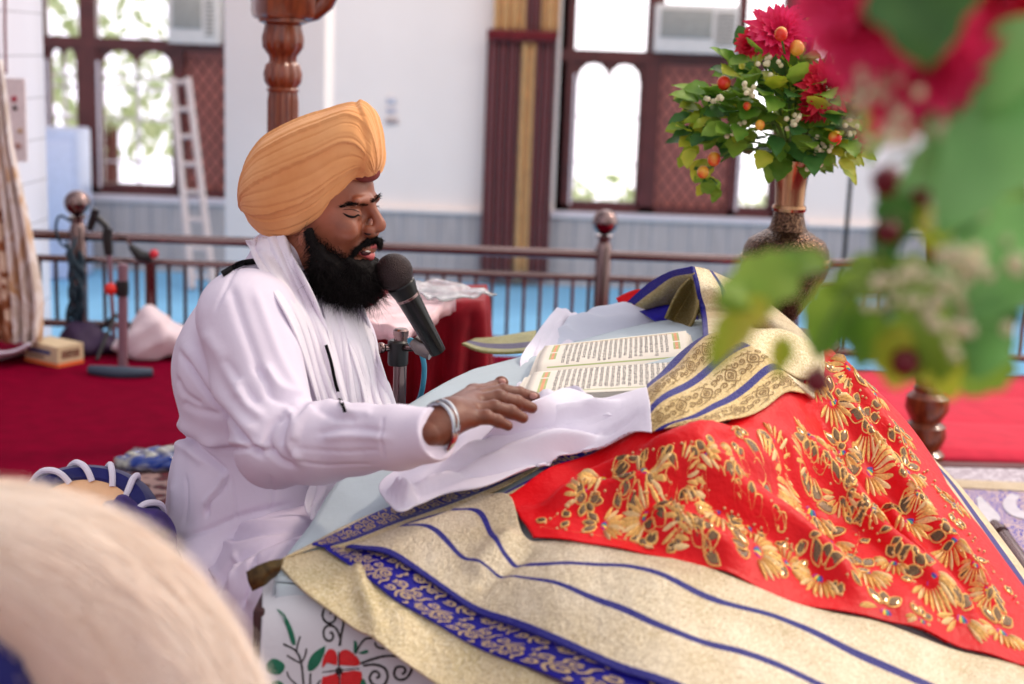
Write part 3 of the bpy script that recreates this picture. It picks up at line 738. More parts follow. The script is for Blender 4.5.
GB_R = [([(470, 575), (490, 555), (515, 530)], .022, .012), ([(478, 588), (505, 570), (535, 548)], .010, -.008), ([(600, 560), (700, 590), (850, 640)], .03, .004)]
GLOW = layer(.008, noise=.0008, seed=5)
GBR = layer(.026, GB_R, noise=.0012, seed=6)
br = thing('brocade_cloth', 'long gold brocade cloth with royal blue stripes draped over the near side of the bed', 'cloth', (.1, 2.1, .4))
GOLDW = (226, 206, 166)
m_low = brocade('gold_sparkle', gold=(205, 188, 142), gold2=(236, 216, 176), sparkle=.9)
m_flor = brocade('blue_floral', ornate=[(((-.1, 1.1),), (22, 12, 150), (190, 164, 128))], orn_scale=1, aspect=1)
m_up = brocade('gold_striped', stripes=((-.02, .05), (.36, .405), (.70, .745)), gold=(196, 178, 144), gold2=(226, 212, 188), sparkle=.7)
m_upL = brocade('gold_striped_left', stripes=((-.02, .06), (.37, .42), (.72, .76)), gold=(196, 176, 128), gold2=(224, 204, 160), sparkle=.7)
# lowest gold border, from the bed corner diagonally down to the right
m_blue = simple('royal_blue_brocade', (18, 6, 150), .45, var=.15, scale=60, bump=.3, bscale=500)
m_scroll = simple('scroll_gold_thread', (196, 168, 134), .5, metal=.35, var=.15, scale=200, bump=.3, bscale=800)
m_line = simple('scroll_dark_thread', (140, 108, 58), .6, var=.15, scale=200)
GLB = layer(.006, [([(355, 560), (365, 600), (380, 640)], .012, .012), ([(330, 575), (420, 640)], .02, .006)], noise=.0012, seed=5)
patch('gold_border', [[(274, 562), (300, 587), (335, 614), (385, 647), (445, 690), (540, 760)],
                      [(300, 553), (332, 572), (365, 602), (420, 638), (480, 676), (590, 740)],
                      [(330, 546), (362, 556), (392, 592), (450, 628), (520, 664), (640, 722)]], GLB, 90, 30, m_low, br, thick=.004)
o_ = patch('floral_strip', [[(325, 548), (352, 566), (393, 598), (450, 632), (520, 664), (640, 722)],
                            [(360, 545), (400, 552), (450, 584), (520, 618), (590, 648), (720, 700)]], layer(.013), 120, 14, m_blue, br, thick=.003)
scrolls('scroll_pattern', KG[o_.name], 9, 0.0, 1.0, m_scroll, o_, rows=2)
patch('striped_border', [[(345, 546), (385, 553), (440, 588), (500, 622), (560, 645), (640, 678), (760, 730), (920, 795)],
                         [(395, 528), (425, 530), (463, 562), (520, 580), (600, 608), (680, 640), (800, 682), (980, 762)],
                         [(445, 512), (472, 515), (496, 550), (540, 568), (620, 570), (700, 602), (800, 634), (1030, 722)],
                         [(480, 495), (510, 496), (524, 535), (560, 540), (660, 556), (760, 588), (880, 622), (1050, 672)]], GBR, 160, 60, m_up, br)
# left run: from the fold up to the book
patch('edge_strip', [[(326, 546), (400, 520), (480, 492), (560, 462), (640, 440)],
                     [(345, 549), (420, 524), (500, 490), (580, 456), (650, 432)]], layer(.012), 70, 10, brocade('blue_edge', stripes=((-.1, .35),), gold=(196, 178, 130), gold2=(220, 200, 156), sparkle=.5), br)
patch('floral_strip', [[(312, 545), (380, 512), (450, 490), (500, 480), (600, 440)],
                       [(330, 549), (400, 524), (480, 494), (540, 470), (640, 436)]], layer(.010), 90, 12, m_blue, br)
scrolls('scroll_pattern', KG['floral_strip.001'], 15, 0, 1, m_scroll, bpy.data.objects['floral_strip.001'])
patch('gold_border', [[(282, 560), (360, 520), (430, 500), (480, 478), (560, 452)],
                      [(315, 548), (382, 514), (450, 492), (500, 482), (600, 442)]], GLOW, 60, 10, m_low, br)
patch('striped_border', [[(340, 550), (410, 535), (480, 515), (520, 497), (600, 458), (650, 436)],
                         [(360, 548), (420, 520), (490, 500), (535, 478), (605, 446), (652, 430)]][::-1], layer(.018), 90, 16, brocade('left_stripes', stripes=((.0, .2), (.62, .78)), gold=(196, 178, 130), gold2=(220, 200, 156), sparkle=.5), br)
# the three broad ornate bands beside the book
m_orn = brocade('ornate_bands', stripes=((0, .085), (.34, .425), (.70, .775)), gold=(204, 174, 112), gold2=(226, 200, 146), orn_scale=1., sparkle=.3, metal=.4)
GORN = layer(.042, [([(652, 400), (700, 350), (720, 338)], .02, .01), ([(700, 425), (760, 385), (800, 372)], .03, .01)])
patch('ornate_border', [[(647, 386), (670, 364), (690, 346), (706, 336)], [(650, 408), (680, 386), (712, 362), (742, 343)], [(652, 432), (690, 414), (735, 388), (772, 362)], [(700, 430), (730, 420), (770, 404), (805, 394)]], GORN, 70, 70, m_orn, br)
for v0, v1 in ((.12, .31), (.46, .67), (.80, .97)): scrolls('arabesque_pattern', KG['ornate_border'], 5, v0, v1, m_line, bpy.data.objects['ornate_border'], DIAM, lift=.004)
patch('plain_border', [[(704, 338), (728, 332), (760, 330), (800, 338), (822, 350)], [(728, 352), (748, 350), (775, 350), (805, 356), (824, 364)], [(742, 364), (760, 366), (785, 372), (806, 380), (822, 386)]], layer(.036), 50, 20, m_low, br)
# peak: the cloth tented up behind the book
m_peak = brocade('peak_gold', stripes=((-.1, .06), (.36, .42)), gold=(208, 184, 138), gold2=(240, 226, 196), sparkle=.7)
patch3('tented_fold', [[('h', 703, 340, .04), (701, 315, 3.17), (695, 286, 3.19), (690, 267, 3.2)],
                       [('h', 735, 352, .04), (730, 318, 3.17), (718, 290, 3.2), (706, 271, 3.24)],
                       [('h', 776, 372, .04), (768, 338, 3.15), (748, 305, 3.2), (728, 281, 3.3)],
                       [('h', 812, 400, .03), ('h', 822, 366, .04), (802, 334, 3.16), (757, 296, 3.34)]], 40, 50, m_peak, br, thick=.006)
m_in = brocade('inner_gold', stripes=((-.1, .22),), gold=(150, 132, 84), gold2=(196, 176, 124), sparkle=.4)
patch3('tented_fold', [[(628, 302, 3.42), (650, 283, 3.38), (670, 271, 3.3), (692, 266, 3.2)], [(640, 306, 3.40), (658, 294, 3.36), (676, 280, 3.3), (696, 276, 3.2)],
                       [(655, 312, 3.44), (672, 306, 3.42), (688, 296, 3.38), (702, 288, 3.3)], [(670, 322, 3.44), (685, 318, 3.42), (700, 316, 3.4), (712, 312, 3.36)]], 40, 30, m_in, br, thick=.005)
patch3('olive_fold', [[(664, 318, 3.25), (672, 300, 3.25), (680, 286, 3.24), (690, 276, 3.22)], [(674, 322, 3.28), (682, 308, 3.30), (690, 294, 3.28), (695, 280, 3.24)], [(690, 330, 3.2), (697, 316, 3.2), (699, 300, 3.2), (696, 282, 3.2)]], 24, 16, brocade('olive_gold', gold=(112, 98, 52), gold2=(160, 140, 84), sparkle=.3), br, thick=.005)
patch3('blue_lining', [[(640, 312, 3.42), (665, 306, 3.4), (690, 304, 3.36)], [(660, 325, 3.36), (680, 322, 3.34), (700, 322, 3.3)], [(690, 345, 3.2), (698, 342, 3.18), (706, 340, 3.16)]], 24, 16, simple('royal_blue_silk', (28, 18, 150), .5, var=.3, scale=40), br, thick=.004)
rt = patch3('red_cloth_corner', [[(618, 300, 3.5), (636, 292, 3.48), (655, 290, 3.44)], [(624, 312, 3.46), (642, 304, 3.44), (660, 300, 3.42)]], 16, 8, M['redsilk'], br, thick=.01)
# ------------------------------------------------------------------ red embroidered cloth
rd = thing('embroidered_silk', 'bright red silk cloth with gold peacock embroidery heaped over the right of the bed', 'cloth', (.5, 2.6, .5))
w_ = lambda x, y: ('w', x, y)
patch('silk', [[(508, 497), (556, 466), (608, 446), (650, 428), (700, 422), (740, 413), (778, 396), (802, 385), (808, 366), (798, 348)],
               [(520, 518), (580, 490), (640, 470), (700, 455), (740, 445), (790, 430), (830, 410), (845, 390), (835, 370), (822, 352)],
               [(526, 526), (600, 512), (670, 500), (740, 490), (800, 480), (850, 465), (885, 450), (890, 430), (875, 405), w_(.80, 3.3)],
               [(529, 531), (620, 528), (710, 532), (800, 545), (860, 540), (910, 530), (940, 510), (940, 490), (912, 455), w_(.86, 2.95)],
               [(531, 534), (630, 542), (740, 568), (830, 596), (900, 612), (950, 606), (985, 590), (990, 570), (975, 548), w_(.90, 2.55)],
               [(533, 538), (630, 551), (750, 584), (860, 615), (950, 644), (1015, 664), (1050, 674), w_(.90, 2.13), w_(.96, 2.2), w_(.99, 2.32)]], GRED, 200, 140, M['redsilk'], rd, uv=(1, 1), thick=.003)
EB = MB(); ebm = [M['goldthread'], M['palegold'], simple('sequin_glass', (120, 92, 66), .15, metal=.6, var=.5, scale=400), simple('magenta_thread', (190, 20, 110), .5), simple('teal_thread', (20, 140, 130), .5), simple('yellow_thread', (236, 196, 50), .5), simple('violet_thread', (80, 40, 150), .5)]
_bx = np.array([500, 540, 600, 652, 740, 800, 812, 850, 900, 940, 1000, 1060]); _by = np.array([512, 486, 462, 444, 428, 402, 350, 352, 420, 470, 555, 640])
_lx = np.array([500, 532, 600, 660, 760, 880, 1000, 1060]); _ly = np.array([505, 532, 540, 550, 584, 616, 652, 664])
def inside(V):
    x, y = proj(np.asarray(V)); return bool((y > np.interp(x, _bx, _by)).all() and (y < np.interp(x, _lx, _ly)).all())
def drape(c, ang, pts, lift, G=GRED):
    ca, sa = math.cos(ang), math.sin(ang); a = np.array(pts, float); x = c[0]+a[:, 0]*ca-a[:, 1]*sa; y = c[1]+a[:, 0]*sa+a[:, 1]*ca
    return np.stack([x, y, sample(G, x, y)+np.asarray(lift)], 1)
def petal(c, ang, x0, x1, wd, h, mi, phi=0, G=GRED):
    """raised petal along direction phi from the motif centre"""
    n = 8; pts = []; lf = []
    for i in range(n+1):
        f = i/n; r_ = x0+(x1-x0)*f; w2 = wd*math.sin(math.pi*min(1, f*.93+.04))**.7*.5*(.6+.6*f)
        for s_, l_ in ((-1, 0), (-.55, .8), (0, 1), (.55, .8), (1, 0)):
            pts.append((r_*math.cos(phi)-s_*w2*math.sin(phi), r_*math.sin(phi)+s_*w2*math.cos(phi))); lf.append(.0004+h*l_*math.sin(math.pi*min(1, f*.96+.02))**.5)
    V = drape(c, ang, pts, np.array(lf)+.002, G); EB.mi = mi
    if not inside(V): return
    EB.add(V, [(i*5+k, (i+1)*5+k, (i+1)*5+k+1, i*5+k+1) for i in range(n) for k in range(4)])
def fan(px, py, d, R_, n=11, spread=2.4):
    """peacock fan, d = (dx, dy) pixel direction in which it opens"""
    c = cast(GRED, px, py)[0]; e = cast(GRED, px+d[0]*8, py+d[1]*8)[0]; ang = math.atan2(e[1]-c[1], e[0]-c[0])
    for k in range(n):
        f = k/(n-1); phi = (f-.5)*spread; rr = R_*(.8+.2*math.cos((f-.5)*2)); petal(c, ang, R_*.30, rr, R_*.17, .007, k % 3 == 1 and 1 or 0, phi)
    for k, mi in ((0, 3), (1, 5), (2, 4), (3, 6)): 
        ph = (k-1.5)*.42; petal(c, ang, R_*.04, R_*.30, R_*.16, .003, mi, ph)
    # body: two paisley leaves behind the fan
    for ph, ln in ((math.pi-.75, .62), (math.pi+.75, .62), (math.pi, .5)): leaf_out(c, ang+ph, R_*.16, R_*(.16+ln), R_*.30)
def leaf_out(c, ang, x0, x1, wd, G=GRED):
    pts = []; n = 22
    for k in range(n):
        w = 2*math.pi*k/n; u = .5-.5*math.cos(w); pts.append((x0+(x1-x0)*u, wd*.5*math.sin(w)*(.6+.5*math.sin(math.pi*u))))
    a = np.array(pts); V = drape(c, ang, a*1.0, np.full(n, .004), G); EB.mi = 0
    if not inside(V): return
    EB.tube([*V, V[0]], .0018, 5, False)
    ctr = a.mean(0); V = [drape(c, ang, [ctr], [.0075], G)[0], *drape(c, ang, ctr+(a-ctr)*.8, np.full(n, .0055), G)]; EB.mi = 2
    EB.add(V, [(0, 1+k, 1+(k+1) % n) for k in range(n)])
motifs = [(768, 478, (1, .5), .052), (722, 505, (-.9, .6), .046), (812, 508, (-.3, 1), .058), (752, 552, (.9, .3), .050), (828, 540, (.2, 1), .048), (865, 470, (.8, .6), .05), (905, 520, (.7, .7), .052), (862, 570, (.5, .8), .05), (700, 548, (-.9, .5), .042),
          (928, 575, (.4, .9), .05), (960, 615, (.2, .9), .048), (885, 610, (.1, .9), .046), (640, 475, (.8, -.3), .05), (608, 480, (-.7, .2), .048), (650, 515, (-.7, .5), .044), (820, 575, (-.5, .9), .046), (830, 400, (.5, .8), .045),
          (868, 425, (.4, .9), .045), (840, 450, (.3, .9), .04), (905, 470, (.3, .9), .045), (950, 540, (.3, .9), .045), (1000, 630, (.3, .9), .045), (745, 590, (-.9, .3), .03), (810, 375, (.4, .9), .035), (585, 500, (-.3, -.9), .035), (870, 510, (.9, .5), .035), ]
for m_ in motifs: fan(m_[0], m_[1], m_[2], m_[3]*1.12, 11 if m_[3] > .04 else 8)
g_ = np.random.default_rng(11)
placed = [(m_[0], m_[1]) for m_ in motifs]
for _ in range(900):
    px, py = g_.uniform(560, 1020), g_.uniform(370, 650)
    if not (np.interp(px, _bx, _by)+8 < py < np.interp(px, _lx, _ly)-6): continue
    if min(math.hypot(px-a_, (py-b_)*1.25) for a_, b_ in placed) < 33: continue
    w = g_.uniform(0, 6.28); placed.append((px, py)); fan(px, py, (math.cos(w), abs(math.sin(w))*.8), g_.uniform(.032, .044), 9)
# trailing vines of beads and single leaves between the fans
for vine in ([(540, 530), (580, 500), (620, 492), (670, 500), (690, 525)], [(690, 480), (740, 520), (790, 545), (800, 580)], [(800, 430), (850, 480), (880, 540), (930, 600)], [(830, 380), (880, 440), (930, 510), (990, 590)], [(540, 528), (640, 546), (740, 585), (850, 612), (960, 645)], [(815, 355), (850, 385), (890, 430), (930, 480), (985, 560), (1020, 610)], [(600, 460), (660, 450), (730, 432), (790, 405)],
             [(840, 370), (885, 425), (930, 485), (980, 555)], [(660, 560), (700, 520), (740, 530)], [(830, 440), (860, 520), (840, 600)]):
    p = cr_interp(vine, 60); q = cast(GRED, p[:, 0], p[:, 1]); q[:, 2] += .002; EB.mi = 0; q = np.array([v for v in q if inside([v])]); EB.tube(q, .0013, 5, False); q = np.vstack([q, np.repeat(q[-1:], 60, 0)])[:60]
    for k in range(3, 58, 5):
        c = q[k]; leaf_out((c[0], c[1]), g_.uniform(0, 6.3), .004, .022, .012)
    for k in range(2, 59, 2):
        EB.mi = 1
        if not inside(q[k:k+1]): continue
        EB.ball(q[k]+np.array((g_.uniform(-.006, .006), g_.uniform(-.006, .006), .002)), .0028, 6, 4)
# scattered small buds and sequins
for _ in range(150):
    px = g_.uniform(560, 1010); py = g_.uniform(360, 640)
    if py < 352+(px-820)*1.35 and px > 800: continue
    if px < 800 and py < 430+(800-px)*.1: continue
    if py > 540+(px-600)*.27: continue
    c = cast(GRED, px, py)[0]
    if g_.uniform() < .5: EB.mi = 1; EB.ball((c[0], c[1], c[2]+.002), g_.uniform(.002, .004), 6, 4)
    else: leaf_out((c[0], c[1]), g_.uniform(0, 6.3), 0, g_.uniform(.014, .026), g_.uniform(.008, .013))
EB.build('gold_embroidery', ebm, rd)
# ------------------------------------------------------------------ open book
def bookmake():
    t = thing('book', 'large open book of close rows of script lying on the bed before the reader', 'book', (.2, 3.0, .62))
    FL = np.array(PZ(545, 346, .672)); FR = np.array(PZ(686, 331, .722)); NL = np.array(PZ(524, 396, .668)); NR = np.array(PZ(697, 388, .708))
    def S_(u, v, lift=0.):
        u = np.asarray(u, float); v = np.asarray(v, float)
        p = (FL*(1-u)[..., None]+FR*u[..., None])*(1-v)[..., None]+(NL*(1-u)[..., None]+NR*u[..., None])*v[..., None]
        z = -.016*np.exp(-((v-.5)/.05)**2)+.006*np.sin(np.pi*np.clip(np.abs(v-.5)*2, 0, 1))
        p = p.copy(); p[..., 2] += z+lift; return p
    U_, V_ = np.meshgrid(np.linspace(0, 1, 30), np.linspace(0, 1, 80))
    paper = simple('cream_paper', (236, 228, 214), .7, var=.02)
    for nm, v0, v1, du in (('far_page', 0, .5, .0), ('near_page', .5, 1, 0)):
        U_, V_ = np.meshgrid(np.linspace(0, 1, 24), np.linspace(v0, v1, 40)); K = S_(U_, V_); grid_mesh('page', K, paper, t, thick=.0006)
        st = MB()  # block of pages under it, stepped at the reader's side
        for k in range(7):
            off = -.004*k-.001; ex = .012*((k % 3)*.5+k*.25)*(1 if nm == 'near_page' else .6)
            vv = np.linspace(v0, v1, 14); A = S_(np.full(14, -ex/.33), vv, off); B = S_(np.full(14, 1+ex/.33), vv, off)
            C_ = np.concatenate([A, B]); Lw = C_.copy(); Lw[:, 2] -= .0034
            V = np.concatenate([C_, Lw]); n = 14; Fc = []
            for i in range(n-1): Fc += [(i, i+1, n+i+1, n+i), (2*n+i, 3*n+i, 3*n+i+1, 2*n+i+1), (i, 2*n+i, 2*n+i+1, i+1), (n+i, n+i+1, 3*n+i+1, 3*n+i)]
            Fc += [(0, n, 3*n, 2*n), (n-1, 3*n-1, 4*n-1, 2*n-1)]
            st.add(V, Fc)
        st.build('page_block', paper, t)
    cv_ = MB(); A = S_(np.array([-.05, 1.04, 1.04, -.05]), np.array([-.02, -.02, 1.02, 1.02]), -.034); B = A.copy(); B[:, 2] -= .006
    cv_.add(np.concatenate([A, B]), [(0, 1, 2, 3), (4, 7, 6, 5), (0, 4, 5, 1), (1, 5, 6, 2), (2, 6, 7, 3), (3, 7, 4, 0)]); cv_.build('cover', simple('book_cover', (120, 30, 40), .5), t)
    # printed borders and rows of script
    ink = simple('black_ink', (70, 62, 74), .8); grn = simple('border_green', (178, 190, 130), .8); org = simple('border_orange', (226, 160, 120), .8)
    def quad(mb, u0, u1, v0, v1, lift=.0008):
        n = 6; vv = np.linspace(v0, v1, n); V = np.concatenate([S_(np.full(n, u0), vv, lift), S_(np.full(n, u1), vv, lift)]); mb.add(V, [(i, i+1, n+i+1, n+i) for i in range(n-1)])
    for v0, v1 in ((.035, .455), (.545, .965)):
        b = MB(); d = MB()
        for uu0, uu1 in ((.07, .083), (.103, .116), (.895, .908), (.928, .941)): quad(b, uu0, uu1, v0, v1)
        for uu0, uu1 in ((.083, .103), (.908, .928)): quad(d, uu0, uu1, v0, v1)
        quad(b, .07, .941, v0, v0+.008); quad(b, .07, .941, v1-.008, v1); quad(d, .07, .941, v0+.008, v0+.014)
        b.build('page_border', grn, t); d.build('page_border', org, t)
        tx = MB(); g = np.random.default_rng(int(v0*100)); rows = 21
        for r_ in range(rows):
            u = .15+.72*(r_+.5)/rows; h = .72/rows*.58; v = v0+.02
            while v < v1-.025:
                wl = g.integers(2, 6); wlen = wl*.0115
                if v+wlen > v1-.012: break
                quad(tx, u-h*.32, u-h*.16, v, v+wlen)     # head line
                for k in range(wl):
                    a = v+k*.0115+.0015; ty = g.integers(0, 5)
                    quad(tx, u-h*.2, u+h*.5, a+.007, a+.0092)
                    if ty in (0, 3): quad(tx, u+h*.1, u+h*.25, a, a+.008)
                    if ty in (1, 3, 4): quad(tx, u+h*.35, u+h*.5, a, a+.007); quad(tx, u+h*.1, u+h*.5, a, a+.002)
                    if ty in (2,): quad(tx, u+h*0, u+h*.16, a+.001, a+.006)
                    if g.uniform() < .3: quad(tx, u-h*.62, u-h*.46, a+.001, a+.008)
                v += wlen+.007
        tx.build('printed_script', ink, t)
    return t
bookmake()
# ------------------------------------------------------------------ white cloths round the book
wr = [([(440, 470), (500, 445), (560, 420), (620, 405)], .014, .022), ([(400, 500), (450, 480), (530, 450), (620, 425)], .012, .016), ([(535, 402), (560, 392), (590, 400)], .018, .022), ([(430, 480), (500, 470), (600, 440)], .010, -.012), ([(450, 420), (520, 410)], .012, .006), ([(395, 490), (412, 505)], .012, .02), ([(470, 455), (540, 430), (640, 415)], .008, -.008)]
GW = layer(.047, [(p_, w_*.8, h_*1.5) for p_, w_, h_ in wr], noise=.0012, seed=9)
c1 = patch('draped_cloth', [[(439, 409), (470, 407), (505, 405), (530, 402), (560, 391), (592, 398), (625, 394), (647, 388)],
                            [(432, 432), (470, 425), (505, 422), (540, 415), (570, 410), (600, 412), (630, 408), (650, 402)],
                            [(405, 465), (445, 450), (490, 443), (530, 436), (570, 428), (600, 426), (630, 422), (651, 416)],
                            [(380, 485), (415, 478), (455, 468), (500, 460), (545, 448), (590, 438), (630, 432), (652, 427)],
                            [(386, 502), (402, 512), (440, 496), (480, 488), (520, 472), (560, 456), (610, 442), (652, 433)]], GW, 160, 70, M['whitecloth'], thick=.003)
patch3('cloth_fold', [[('h', 500, 414, .125), ('h', 514, 408, .135), ('h', 530, 402, .125), ('h', 548, 395, .10), ('h', 566, 389, .075), ('h', 592, 397, .055)],
                      [('h', 494, 426, .10), ('h', 512, 420, .105), ('h', 530, 414, .095), ('h', 552, 407, .08), ('h', 575, 402, .065), ('h', 600, 406, .055)],
                      [('h', 478, 442, .05), ('h', 505, 440, .05), ('h', 530, 432, .05), ('h', 556, 424, .05), ('h', 585, 418, .05), ('h', 612, 416, .05)]], 60, 24, M['whitecloth'], c1, thick=.003)
tag(c1, 'white cotton cloth folded over the near page of the open book, under the hand', 'cloth')
br_ = [([(540, 350), (560, 325), (590, 315)], .02, .03), ([(590, 325), (640, 315), (690, 330)], .03, .03), ([(575, 320), (585, 340)], .012, .03), ([(560, 345), (600, 335), (660, 330)], .010, .014), ([(530, 350), (525, 370)], .01, .02)]
def backcloth(name, rows, lab, mat, extra):
    rows = [[(a_, b_, c_-.05) for a_, b_, c_ in r_] for r_ in rows]
    o = patch3(name, rows, 90, 46, mat, None, thick=.003, fn=extra); tag(o, lab, 'cloth'); return o
def wob(seed, amp):
    g = np.random.default_rng(seed); q = [(g.uniform(2, 7), g.uniform(1, 5), g.uniform(0, 6.3), g.uniform(.4, 1)) for _ in range(7)]
    def f(U_, V_):
        z = sum(a*np.sin(2*math.pi*(fu*U_+fv*V_)+ph+1.3*np.sin(3*V_+ph)) for fu, fv, ph, a in q)*amp; return np.stack([0*z, z*.5, z*np.clip(V_*3, .15, 1)], -1)
    return f
backcloth('folded_cloth', [[(548, 344, 3.34), (580, 341, 3.38), (620, 337, 3.42), (655, 333, 3.44), (690, 330, 3.42), (704, 345, 3.3)],
                           [(545, 338, 3.36), (578, 334, 3.40), (620, 328, 3.44), (660, 322, 3.46), (692, 322, 3.42), (706, 335, 3.32)],
                           [(560, 326, 3.40), (585, 318, 3.44), (622, 312, 3.47), (660, 308, 3.49), (694, 315, 3.45), (707, 328, 3.34)],
                           [(572, 318, 3.46), (592, 310, 3.50), (625, 303, 3.52), (655, 304, 3.53), (690, 314, 3.48), (706, 326, 3.38)],
                           [(575, 330, 3.6), (600, 325, 3.62), (630, 320, 3.64), (660, 322, 3.64), (690, 328, 3.6), (706, 338, 3.5)]], 'bluish white cloth folded behind the far edge of the open book', fabric('bluish_white', (206, 210, 226), .02, 900, .85, .1), wob(3, .0022))
backcloth('crumpled_cloth', [[(514, 392, 2.82), (520, 376, 3.0), (520, 360, 3.12), (528, 345, 3.26), (545, 322, 3.38), (556, 308, 3.46)],
                             [(524, 393, 2.82), (528, 378, 3.0), (530, 362, 3.14), (540, 345, 3.30), (556, 325, 3.40), (570, 312, 3.48)],
                             [(530, 396, 2.82), (537, 380, 3.0), (545, 364, 3.14), (556, 350, 3.30), (572, 335, 3.42), (584, 320, 3.5)],
                             [(540, 398, 2.84), (550, 384, 3.0), (560, 372, 3.14), (600, 352, 3.34), (600, 343, 3.42), (598, 330, 3.5)]], 'crumpled white cloth tucked under the left edge of the open book', M['whitecloth'], wob(8, .0026))
# small brocade corner lying behind the hand
patch3('brocade_scarf', [[(462, 343, 3.5), (480, 350, 3.42), (505, 352, 3.4), (532, 350, 3.4)], [(468, 341, 3.55), (485, 345, 3.52), (508, 346, 3.5), (532, 344, 3.5)], [(475, 338, 3.7), (492, 337, 3.7), (512, 334, 3.7), (536, 330, 3.7)]], 40, 16,
       brocade('olive_trim', stripes=((.30, .62),), gold=(126, 124, 66), gold2=(170, 168, 104), blue=(54, 40, 92), sparkle=.4), None, thick=.006)
tag(bpy.data.objects['brocade_scarf'], 'small olive and purple edged cloth lying on the far left rim of the bed', 'cloth')
# ------------------------------------------------------------------ the reader
from mathutils.bvhtree import BVHTree
PXM = .00204
yaw, pit = math.radians(24), math.radians(13)
hf = Vector((math.cos(yaw)*math.cos(pit), -math.sin(yaw)*math.cos(pit), -math.sin(pit))); hr = Vector((-math.sin(yaw), -math.cos(yaw), 0)); hu = hr.cross(hf).normalized()
if hu.z < 0: hu = -hu
HO = P(315, 205, 2.85)
HR = np.array([tuple(hf), tuple(hr), tuple(hu)]).T      # columns forward, right, up
def mid(px, py, c=0.):
    """camera ray meets the head's sagittal plane shifted c px towards his right"""
    d = Vector(ray(px, py)); o = Vector((0, 0, CZ)); q = HO+hr*(c*PXM); t = (q-o).dot(hr)/d.dot(hr); return o+d*t
def S3(*r): return [v*PXM for v in r]
person = thing('person', 'bearded person in white robe and orange turban seated reading, one hand on the book', 'person', (P(240, 600, 2.85).x, 2.85, 0))
def skin_mat():
    t = NT('skin'); t.set(Roughness=.42); t.b.inputs['Subsurface Weight'].default_value = .12; t.b.inputs['Subsurface Radius'].default_value = (.02, .008, .004)
    v = t.coord(); n = t.noise(v, 18, 4); t.col(t.ramp(n, [(.3, srgb((136, 78, 56))), (.7, srgb((168, 100, 74)))]))
    nb = t.bump(t.noise(v, 260, 3), .18, .0015); return t.m
M['skin'] = skin_mat()
M['hand'] = simple('hand_skin', (112, 60, 40), .45, var=.14, scale=40, bump=.3, bscale=240)
M['nail'] = simple('nail', (196, 140, 128), .3)
M['beard'] = simple('black_hair', (17, 12, 12), .75, var=.3, scale=80, bump=.3, bscale=160, spec=.15)
M['kurta'] = fabric('white_robe', (226, 216, 232), .012, 1000, .85, .1)
M['scarf'] = fabric('white_scarf', (234, 226, 236), .012, 700, .85, .1)
parts_V = []; parts_F = []
def addpart(V, Q):
    k = sum(len(v) for v in parts_V); parts_V.append(V); parts_F.append(Q+k)
# ---- head and neck
h = SDF(HO-Vector((.17, .2, .33)), HO+Vector((.2, .2, .17)), .0022)
h.ell(mid(308, 186), S3(55, 46, 54), HR, .01).ell(mid(342, 192), S3(28, 36, 34), HR, .03).ell(mid(338, 226), S3(34, 33, 48), HR, .03)
h.ell(mid(334, 262), S3(32, 30, 20), HR, .03).ell(mid(360, 268), S3(12, 15, 12), HR, .02)
for s_ in (1, -1):
    h.cap(mid(368, 200, 3*s_), mid(357, 201, 22*s_) if s_ > 0 else mid(376, 199, -22), 4.5*PXM, 4*PXM, .012)
    h.ell(mid(346, 229, 26) if s_ > 0 else mid(362, 224, -26), S3(13, 9, 11), HR, .03)
h.ell(mid(362, 213, 15), S3(8, 9, 7), HR, .012, 'sub'); h.ell(mid(378, 208, -15), S3(8, 9, 7), HR, .012, 'sub')
h.ell(mid(351, 213.5, 19), S3(10.5, 10, 8.5), HR, .006); h.ell(mid(368, 210, -17), S3(10, 10, 8), HR, .006)
h.cap(mid(370, 204), mid(380, 223), 4.2*PXM, 5.2*PXM, .012).ell(mid(379, 226.5), S3(6.2, 6.4, 5.6), HR, .008)
h.ell(mid(369, 230, 7.5), S3(6.5, 4.4, 4.8), HR, .006).ell(mid(375, 229, -7), S3(6, 4.2, 4.8), HR, .006).ell(mid(371, 234), S3(6, 8, 4), HR, .01)
h.ell(mid(366, 247), S3(9, 16, 8), HR, .015)
h.ell(mid(303, 238, 43), S3(5, 3, 8), HR, .005)
h.cap(mid(300, 245), tuple(P(285, 300, 2.86)), .062, .07, .03)
V, Q = h.mesh(); V = relax(V, Q, 2, .5); addpart(V, Q)
# ---- hand
def hp(px, py, Y): return np.array(P(px, py, Y))
hy = cast(GW, 485, 408)[0][1]-.05
D_ = PZ(535, 397, .692).y-2.81                         # keep the fingers just above the cloth and page
q = lambda x, y, Y: hp(x, y, Y+D_)
hd = SDF(np.minimum(q(395, 470, 2.5), q(560, 360, 2.5))-.03, np.maximum(q(560, 360, 2.85), q(395, 470, 2.85))+.05, .0018)
hd.cap(hp(430, 434, 2.594+D_), q(440, 427, 2.62), .020, .028, .01)
wr_ = [q(438, 428, 2.62), q(452, 414, 2.65)]
hd.cap(wr_[0], wr_[1], .029, .028, .015)
kn = dict(i=q(481, 397, 2.76), m=q(477, 403, 2.72), r=q(476, 411, 2.685), p=q(472, 419, 2.65))
for k_, (a_, w_) in dict(i=(0, .0215), m=(0, .0225), r=(0, .021), p=(0, .019)).items(): hd.cap(q(450, 415+dict(i=-2, m=0, r=3, p=6)[k_], dict(i=2.67, m=2.655, r=2.64, p=2.625)[k_]), kn[k_], w_, w_*.72, .018)
